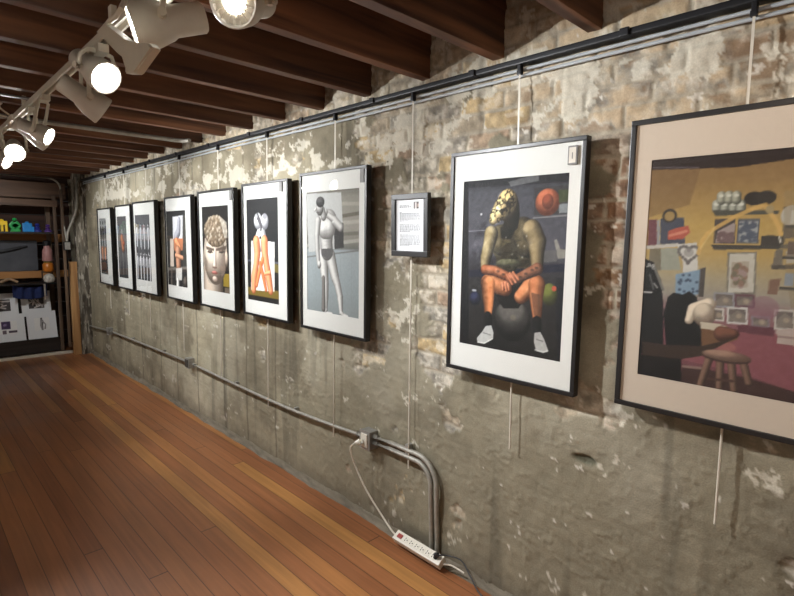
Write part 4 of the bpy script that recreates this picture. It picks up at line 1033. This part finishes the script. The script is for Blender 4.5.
t = thing('black_cable', 'black cable running from the power strip along the wall foot', 'cable', (-.06, 1.46, .05))
pts = smooth_path([(-.078, 1.484, .078), (-.084, 1.462, .09), (-.062, 1.44, .09), (-.040, 1.37, .088), (-.058, 1.30, .05), (-.078, 1.22, .012), (-.076, 1.05, .008), (-.070, .8, .008), (-.074, .4, .008), (-.07, -.2, .008)], 8)
inv2 = Matrix.Translation(-t.location)
bm = BM(); tube(bm, [inv2 @ p for p in pts], .0035, 8); obj('cord', bm, M['plastic_black'], t, True)
bm = BM(); tube(bm, [inv2 @ Vector(p) for p in ((-.077, 1.492, .062), (-.080, 1.486, .078), (-.084, 1.473, .09))], [.013, .014, .007], 12); obj('plug', bm, M['plastic_black'], t, True)
bm = BM(); tube(bm, smooth_path([(-.068, 1.456, .042), (-.058, 1.42, .050), (-.05, 1.385, .046), (-.045, 1.35, .040)], 6), .0036, 8)
tag(obj('white_cable', bm, M['plastic_white'], None, True), 'short white cable leaving the near end of the power strip', 'cable')

# ------------------------------------------------------------------ lighting track and lamp heads
TX, TZ = -1.25, 2.205
t = thing('light_track', 'cream lighting track hanging under the joists', 'light track', (TX, 0, TZ))
bm = BM()
box(bm, (-.013, 2.6, 0), (.007, 9.6, .026), bevel=.001); box(bm, (.013, 2.6, 0), (.007, 9.6, .026), bevel=.001); box(bm, (0, 2.6, .010), (.03, 9.6, .006), bevel=.001)
obj('track_channel', bm, M['track_white'], t)
for y in (-1.5, .3, 1.9, 3.45, 5.2, 6.9):
    bm = BM(); box(bm, (0, y, .042), (.018, .03, .058), bevel=.002); obj('hanger', bm, M['track_white'], t)
bm = BM(); box(bm, (0, 3.76, -.004), (.05, .14, .036), bevel=.006); cn = obj('feed_connector', bm, M['plastic_white'], t)
bm = BM(); tube(bm, smooth_path([(-.02, 3.80, .01), (-.10, 3.82, .03), (-.17, 3.80, .015), (-.26, 3.78, .05)], 6), .006, 8); tube(bm, smooth_path([(-.01, 3.78, .015), (-.07, 3.74, .05), (-.06, 3.72, .072)], 6), .005, 8)
obj('feed_wire', bm, M['plastic_white'], cn, True)

SPOTS = []
def lamp_head(front, d, label, fins=False, power=None, cone=80, col=(.97, .985, 1), blend=.6, tx=None, lit=True, k=.76):
    """track lamp; front = centre of its mouth, d = direction it shines"""
    d = Vector(d).normalized(); front = Vector(front)
    tx = TX if tx is None else tx
    piv = front - d * .085 * k
    t = thing('track_light', label, 'track light', piv, 'lamp heads on the lighting track')
    s, u, _ = frame_basis(d)
    fo = front - piv
    def LP(prof, seg): lathe(bm, [(z * k, r * k) for z, r in prof], fo, d, seg)
    bm = BM()
    LP([(-.215, .0), (-.215, .040), (-.208, .046), (-.120, .047), (-.108, .054), (-.060, .068), (-.012, .072), (.0, .072), (.003, .069), (.0, .063), (-.012, .061), (-.02, .0)], 32)
    obj('housing', bm, M['head_grey'], t, True)
    bm = BM()
    if fins: LP([(-.012, .034), (-.004, .030), (.0, .018), (.001, .0)], 28)
    else: LP([(-.014, .060), (-.006, .056), (-.001, .035), (.001, .0)], 28)
    obj('bulb', bm, M['bulb_cool'] if lit else M['plastic_white'], t, True)
    if fins:
        bm = BM()
        LP([(-.015, .060), (-.010, .060), (-.008, .034), (-.015, .034)], 32)
        for kk in range(18):
            a = 2 * math.pi * kk / 18; rd = s * math.cos(a) + u * math.sin(a)
            tube(bm, [fo + rd * .033 * k - d * .004, fo + rd * .062 * k - d * .002], .003, 6)
        obj('heat_sink', bm, M['plastic_white'], t)
    # yoke
    side = Vector((d.y, -d.x, 0)).normalized()
    top = Vector((tx, piv.y, TZ - .03)) - piv
    bm = BM()
    for sg in (1, -1):
        a = side * ((.077 * k) * sg); mid = side * ((.082 * k) * sg) + top * .55
        tube(bm, [a - Vector((0, 0, .012)), a, mid, side * (.045 * sg) + top * .9, top * .98], [.007, .009, .007, .007, .009], 8)
    obj('yoke', bm, M['track_white'], t, True)
    for sg in (1, -1):
        bm = BM(); tube(bm, [side * (.064 * k * sg), side * (.094 * k * sg)], .011, 12); obj('knob', bm, M['track_white'], t, True)
    bm = BM(); q = Vector((tx, piv.y, TZ - .024)) - piv
    box(bm, q - Vector((0, 0, .005)), (.034, .085, .028), bevel=.004); obj('adapter', bm, M['track_white'], t)
    if power:
        L = bpy.data.lights.new('lamp', 'SPOT'); L.energy = power; L.color = col
        L.spot_size = math.radians(cone); L.spot_blend = blend; L.shadow_soft_size = .022
        lo = bpy.data.objects.new('lamp', L); COL.objects.link(lo); lo.parent = t
        lo.location = fo + d * .012
        lo.rotation_euler = d.to_track_quat('-Z', 'Y').to_euler()
    return t

def bracket_part():
    """white moulded gimbal arm of the side-on head"""
    t = bpy.data.objects['track_light.001']; o = Vector(t.location); bm = BM()
    out = [(1.46, 2.037), (1.398, 2.039), (1.372, 2.03), (1.248, 1.966), (1.17, 1.94), (1.115, 1.927), (1.094, 1.913), (1.201, 1.887), (1.263, 1.9), (1.249, 1.908), (1.271, 1.939), (1.304, 1.952)]
    lo = [bm.verts.new(Vector((-1.42, y, z)) - o) for y, z in out]; hi = [bm.verts.new(Vector((-1.40, y, z)) - o) for y, z in out]
    bm.faces.new(lo); bm.faces.new(hi[::-1])
    for i in range(len(out)):
        j = (i + 1) % len(out); bm.faces.new((lo[i], lo[j], hi[j], hi[i]))
    bmesh.ops.bevel(bm, geom=bm.edges[:], offset=.003, segments=2, affect='EDGES')
    tube(bm, [Vector((-1.41, y, z)) - o for y, z in [(1.418, 2.04), (1.378, 2.042), (1.334, 2.039), (1.297, 2.045)]] + [Vector((-1.36, 1.36, 2.14)) - o, Vector((-1.27, 1.42, 2.17)) - o], .006, 8)
    obj('gimbal_arm', bm, M['track_white'], t)

lamp_head((-1.25, 1.09, 2.05), (-.85, -.60, -.42), 'finned lamp head at the top of the picture, nearest on the track', True, 34, 75)
lamp_head((-1.325, 1.49, 2.083), (-.85, .30, -.28), 'grey lamp head seen side-on between the finned and the round lit ones', False, 34, 75, k=.86)
bracket_part()
lamp_head((-1.25, 2.00, 2.075), (.30, -.80, -.50), 'lit round lamp head facing the room below the side-on grey one', False, 56, 125)
lamp_head((-1.19, 2.27, 2.02), (1, -.05, -.62), 'dim cone lamp head turned to the wall behind the big round lit one', False, None, 120, lit=False)
lamp_head((-1.245, 2.93, 2.0), (.92, -.60, -.50), 'small lit lamp head hanging low before the feed connector', False, 29, 110, k=.6)
lamp_head((-1.18, 3.30, 2.03), (1, .10, -.55), 'grey cylinder lamp head turned to the wall beside the feed connector', False, 29, 115)
lamp_head((-1.25, 3.82, 2.02), (-.10, -.85, -.40), 'brightest small lamp head, just past the feed connector', False, 34, 75)
lamp_head((-1.22, 4.32, 2.02), (.75, -.55, -.45), 'farthest lit lamp head, cut by the left edge of the picture', False, 29, 105)
lamp_head((-1.18, 5.20, 2.04), (1, -.05, -.55), 'lamp head lighting the far narrow prints', False, 27, 110)
lamp_head((-1.18, 6.25, 2.04), (1, .05, -.55), 'lamp head farther down the track lighting the farthest print', False, 27, 110)
lamp_head((-1.22, 6.60, 2.04), (.25, 1, -.55), 'added unseen lamp head lighting the display shelf', False, 14, 85)  # out of view, added to brighten the display shelf
lamp_head((-1.18, .15, 2.04), (1, .15, -.60), 'lamp head overhead lighting the shop interior print', False, 8, 80, (1, .78, .60))
lamp_head((-1.27, -.9, 2.04), (-.8, .3, -.55), 'added unseen fill lamp head at the near end of the track turned into the room', False, 34, 90)  # out of view, added for ambient light in the room


# unseen second track, added so that its bounce raises the ambient light
t = thing('light_track', 'added unseen second lighting track for ambient light over the other side of the room', 'light track', (-3.0, 0, TZ))
bm = BM(); box(bm, (0, 2.6, 0), (.034, 9.6, .026), bevel=.002); obj('track_channel', bm, M['track_white'], t)
for y in (-1.5, 1.2, 4.0, 6.9):
    bm = BM(); box(bm, (0, y, .042), (.018, .03, .058), bevel=.002); obj('hanger', bm, M['track_white'], t)
for i, y in enumerate((-1.2, .6, 2.4, 4.2, 6.0)):
    lamp_head((-3.04, y, 2.05), (-.75, .1, -.6), ('first', 'second', 'third', 'fourth', 'fifth')[i] + ' added fill lamp head of the unseen second track, turned to the far side wall', False, 46, 110, tx=-3.0)

# ------------------------------------------------------------------ pipes under the ceiling and down the back
def pipe(pts, r, label, name='ceiling_pipe', mat='old_conduit'):
    bm = BM(); tube(bm, pts, r, 10); return tag(obj(name, bm, M[mat], None, True), label, 'pipe')
pipe([(x, 3.98, 2.250) for x in (-2.4, -1.4, -.7, -.25)] + arc((-.25, 3.90, 2.250), .08, math.pi / 2, .15, 8, (1, 0, 0), (0, 1, 0))[1:],
     .015, 'grey pipe crossing under the joists to the wall right of the lighting track')
pipe([(-4.1, 3.43, 2.262), (-1.21, 3.43, 2.262)], .008, 'thin pale pipe under the joists left of the lighting track', mat='cable_grey')
pipe([(-2.6, 7.70, 2.225), (-.36, 7.70, 2.235)] + arc((-.36, 7.70, 2.11), .12, math.pi / 2, 0, 8, (1, 0, 0), (0, 0, 1)) + [(-.236, 7.70, 1.8), (-.226, 7.60, 1.46)],
     .011, 'thin pipe bending down the back wall beside the display shelf', mat='old_conduit')
pipe([(-.105, 7.50, 2.25), (-.108, 7.50, 2.05), (-.118, 7.50, 1.88), (-.14, 7.50, 1.79), (-.225, 7.52, 1.57), (-.235, 7.53, 1.46)], .016, 'thicker grey pipe bending on the concrete pier in the corner')
t = thing('switch_box', 'small grey box where the two corner pipes end', 'electrical box', (-.235, 7.55, 1.40))
bm = BM(); box(bm, (0, 0, 0), (.08, .06, .11), bevel=.006); obj('box_body', bm, M['black_steel'], t)
bm = BM(); box(bm, (0, -.032, 0), (.06, .006, .09), bevel=.002); obj('cover_plate', bm, M['galvanised'], t)
bm = BM(); tube(bm, [(0, 0, -.055), (.004, 0, -.30), (0, .02, -.62)], .007, 8); obj('cord', bm, M['plastic_black'], t, True)

# ------------------------------------------------------------------ display shelf against the back wall
SY = 7.80
t = thing('display_shelf', 'tall brown wooden display shelf with slanted print rack at the back', 'shelf', (-1.45, SY, 0))
for x in (-.30, -2.60):
    bm = BM(); box(bm, (x + 1.45, 0, 1.03), (.036, .036, 1.985), bevel=.004); obj('post', bm, M['old_wood_z'], t)
    bm = BM(); box(bm, (x + 1.45, .42, 1.0), (.05, .05, 1.92), bevel=.004); obj('post', bm, M['old_wood_z'], t)
bm = BM(); box(bm, (0, -.01, 1.925), (2.36, .04, .085), bevel=.006); obj('top_rail', bm, M['old_wood'], t)
bm = BM(); box(bm, (0, .2, 1.555), (2.26, .40, .022), bevel=.002); obj('upper_shelf', bm, M['dark_cabinet'], t)
bm = BM(); box(bm, (0, .2, .915), (2.26, .40, .016), bevel=.002); obj('middle_shelf', bm, M['black_steel'], t)
bm = BM(); box(bm, (0, .18, .12), (2.26, .36, .16), bevel=.004); obj('base_board', bm, M['dark_cabinet'], t)
bm = BM(); box(bm, (0, .30, .52), (2.22, .02, .72), rot=Matrix.Rotation(math.radians(-14), 3, 'X')); obj('slanted_back', bm, M['dark_cabinet'], t)
bm = BM(); box(bm, (0, -.005, .205), (2.26, .02, .03), bevel=.002); obj('lip', bm, M['dark_cabinet'], t)
for x in (-.455, -.93, -1.45):
    bm = BM(); box(bm, (x + 1.45, .0, .815), (.02, .012, .20), bevel=.002); obj('bracket', bm, M['galvanised'], t)

def small_print(name, label, x, z0, y0, w, hh, seed, dark):
    t = thing(name, label, 'print', (x, y0, z0), 'matted prints on the slanted rack')
    t.rotation_euler = (math.radians(-14), 0, 0)
    bm = BM(); box(bm, (0, 0, hh / 2), (w, .006, hh)); obj('mat_board', bm, M['paper'], t)
    im = art_small(seed, dark)
    nv, nu = im.shape[:2]; pw, ph = w * .52, hh * .46
    U, W = np.meshgrid(np.linspace(0, 1, nu), np.linspace(0, 1, nv))
    V = np.stack([-pw / 2 + U * pw, np.full(U.shape, -.0042), hh * .76 - W * ph], -1).reshape(-1, 3)
    link('print', grid_mesh('print', V, nu, nv, s2l(im).reshape(-1, 3), False, True), M['print'], t)
    return t
small_print('matted_print', 'matted print with a dark wide photo, right in the back row of the rack', -.53, .50, 7.92, .315, .32, 3, 1)
small_print('matted_print', 'matted print with a thin grey standing figure, right in the front row', -.495, .215, 7.835, .315, .35, 4, 0)
small_print('matted_print', 'matted print with a dark photo, second from the right in the back row', -.885, .49, 7.92, .33, .32, 5, 1)
small_print('matted_print', 'matted print with a violet square photo, second from the right in the front row', -.845, .205, 7.835, .34, .35, 6, 2)

# rainbow of little painted figures on the upper shelf
def toy(x, col, kind, label, h):
    t = thing('painted_figurine', label, 'figurine', (x, 7.93, 1.567), 'rainbow row on the upper shelf')
    m = plain('paint_' + kind + str(int(-x * 1000)), col, .4, var=.08)
    bm = BM(); b2 = BM()
    if kind == 'arch':
        box(bm, (0, 0, h - .025), (.11, .05, .05), bevel=.006)
        for dx in (-.042, 0, .042): box(bm, (dx, 0, (h - .05) / 2), (.024, .05, h - .05), bevel=.004)
    elif kind == 'cross':
        box(bm, (0, 0, h / 2), (.11, .045, h * .45), rot=Matrix.Rotation(.6, 3, 'Y'), bevel=.01)
        box(bm, (0, 0, h / 2), (.11, .045, h * .45), rot=Matrix.Rotation(-.6, 3, 'Y'), bevel=.01)
        box(bm, (0, 0, .015), (.10, .05, .03), bevel=.004)
    elif kind == 'block':
        box(bm, (0, 0, h / 2), (.10, .05, h), bevel=.012)
        box(bm, (.045, 0, h * .3), (.05, .045, h * .6), bevel=.01)
    else:
        lathe(bm, [(0, 0), (0, .045), (.02, .045), (.035, .022), (h * .62, .030), (h * .72, .015)], (0, 0, 0), (0, 0, 1), 16)
    obj('figure_body', bm, m, t, kind == 'figure')
    lathe(b2, [(0, 0), (.004, .018), (.018, .026), (.034, .018), (.040, 0)], (0, 0, h - .018 if kind != 'figure' else h * .70), (0, 0, 1), 14)
    obj('head', b2, m, t, True)
toy(-.955, rgb(214, 62, 22), 'figure', 'red painted figurine at the left end of the rainbow row', .13)
toy(-.83, rgb(246, 206, 36), 'arch', 'yellow arched figurine in the rainbow row', .13)
toy(-.70, rgb(36, 158, 78), 'cross', 'green crossed figurine, tallest of the rainbow row', .15)
toy(-.575, rgb(40, 140, 214), 'block', 'light blue figurine in the rainbow row', .11)
toy(-.468, rgb(44, 52, 140), 'figure', 'dark blue figurine between light blue and purple ones', .10)
toy(-.355, rgb(86, 54, 128), 'figure', 'purple figurine at the right end of the rainbow row', .09)

# things in the bays of the shelf
t = thing('dark_canvas', 'wide dark grey canvas with a black brush stroke on the display shelf', 'canvas', (-1.02, 8.10, 1.068))
bm = BM(); box(bm, (0, 0, .195), (1.12, .025, .39), bevel=.003); obj('canvas', bm, plain('grey_canvas', rgb(78, 80, 86), .7, var=.22, scale=5), t)
bm = BM(); tube(bm, smooth_path([(.06, -.014, .235), (.20, -.014, .25), (.34, -.014, .285), (.46, -.014, .315)], 6), [.012] + [.022] * 14 + [.016] * 3 + [.01], 8)
o = obj('brush_stroke', bm, M['plastic_black'], t); 
t = thing('pink_bottle', 'pink figurine bottle with a dark cap on the right of the shelf', 'bottle', (-.385, 7.90, 1.20))
bm = BM(); lathe(bm, [(0, 0), (0, .055), (.02, .06), (.14, .055), (.17, .035), (.20, .035)], (0, 0, .0), (0, 0, 1), 18); obj('bottle_body', bm, plain('pink_glaze', rgb(176, 128, 124), .5, var=.2), t, True)
bm = BM(); lathe(bm, [(.195, .040), (.25, .045), (.262, .03), (.262, 0)], (0, 0, .0), (0, 0, 1), 18); obj('cap', bm, M['plastic_black'], t, True)
t = thing('amber_jar', 'orange amber jar below the pink bottle on the shelf', 'jar', (-.385, 7.90, 1.065))
bm = BM(); lathe(bm, [(0, 0), (0, .05), (.02, .062), (.09, .062), (.115, .045)], (0, 0, 0), (0, 0, 1), 18); obj('jar_body', bm, plain('amber_glaze', rgb(196, 116, 40), .3, var=.2), t, True)
bm = BM(); lathe(bm, [(.112, .047), (.130, .047), (.133, .04), (.133, 0)], (0, 0, 0), (0, 0, 1), 18); obj('lid', bm, plain('olive_lid', rgb(110, 92, 40), .5), t, True)
t = thing('small_stand', 'small dark stand under the amber jar on the shelf', 'stand', (-.385, 7.95, .923))
bm = BM(); box(bm, (0, 0, .135), (.13, .10, .012), bevel=.002); obj('stand_top', bm, M['dark_cabinet'], t)
for dx in (-.055, .055):
    bm = BM(); box(bm, (dx, .04, .065), (.012, .012, .13)); obj('leg', bm, M['dark_cabinet'], t)
bm = BM(); lathe(bm, [(0, 0), (.0, .03), (.012, .052), (.05, .066), (.09, .054), (.112, .026), (.118, .0)], (0, 0, 0), (0, 0, 1), 20)
o = obj('round_vase', bm, plain('mottled_white_glaze', rgb(186, 182, 172), .35, var=.3, scale=40), None, True); o.location = (-.39, 7.86, .924)
tag(o, 'round mottled white vase on the middle shelf below the orange jar', 'vase')
bm = BM(); tube(bm, smooth_path([(-.90, 7.85, .945), (-.86, 7.85, .97), (-.80, 7.86, .985), (-.74, 7.86, .955), (-.72, 7.86, .945)], 6), .018, 10)
tag(obj('dried_flowers', bm, plain('dried_petals', rgb(150, 124, 96), .8, var=.4, scale=30), None, True), 'pale dried flower bundle at the left of the middle shelf', 'flowers')
# blue cloth hanging below the middle shelf
U, W = np.meshgrid(np.linspace(0, 1, 50), np.linspace(0, 1, 24))
xx = -.78 + U * .36; zz = .905 - W * .15 - .03 * np.sin(U * 3.1); yv = 7.85 + .018 * np.sin(U * 22) + .02 * W
V = np.stack([xx, yv, zz], -1).reshape(-1, 3)
o = link('blue_cloth', grid_mesh('blue_cloth', V, 50, 24, None, True), plain('navy_cotton', rgb(34, 48, 96), .9, var=.2), None)
sm = o.modifiers.new('thickness', 'SOLIDIFY'); sm.thickness = .004
tag(o, 'folded navy blue cloth hanging below the middle shelf', 'cloth')

# ------------------------------------------------------------------ world and view
wd = bpy.data.worlds.new('room_world'); SC.world = wd; wd.use_nodes = True
wd.node_tree.nodes['Background'].inputs[0].default_value = (.5, .48, .45, 1)
wd.node_tree.nodes['Background'].inputs[1].default_value = .02
SC.view_settings.view_transform = 'Standard'; SC.view_settings.look = 'None'
SC.view_settings.gamma = 1.0; SC.view_settings.use_curve_mapping = False
SC.view_settings.exposure = 1.15
SC.cycles.max_bounces = 8
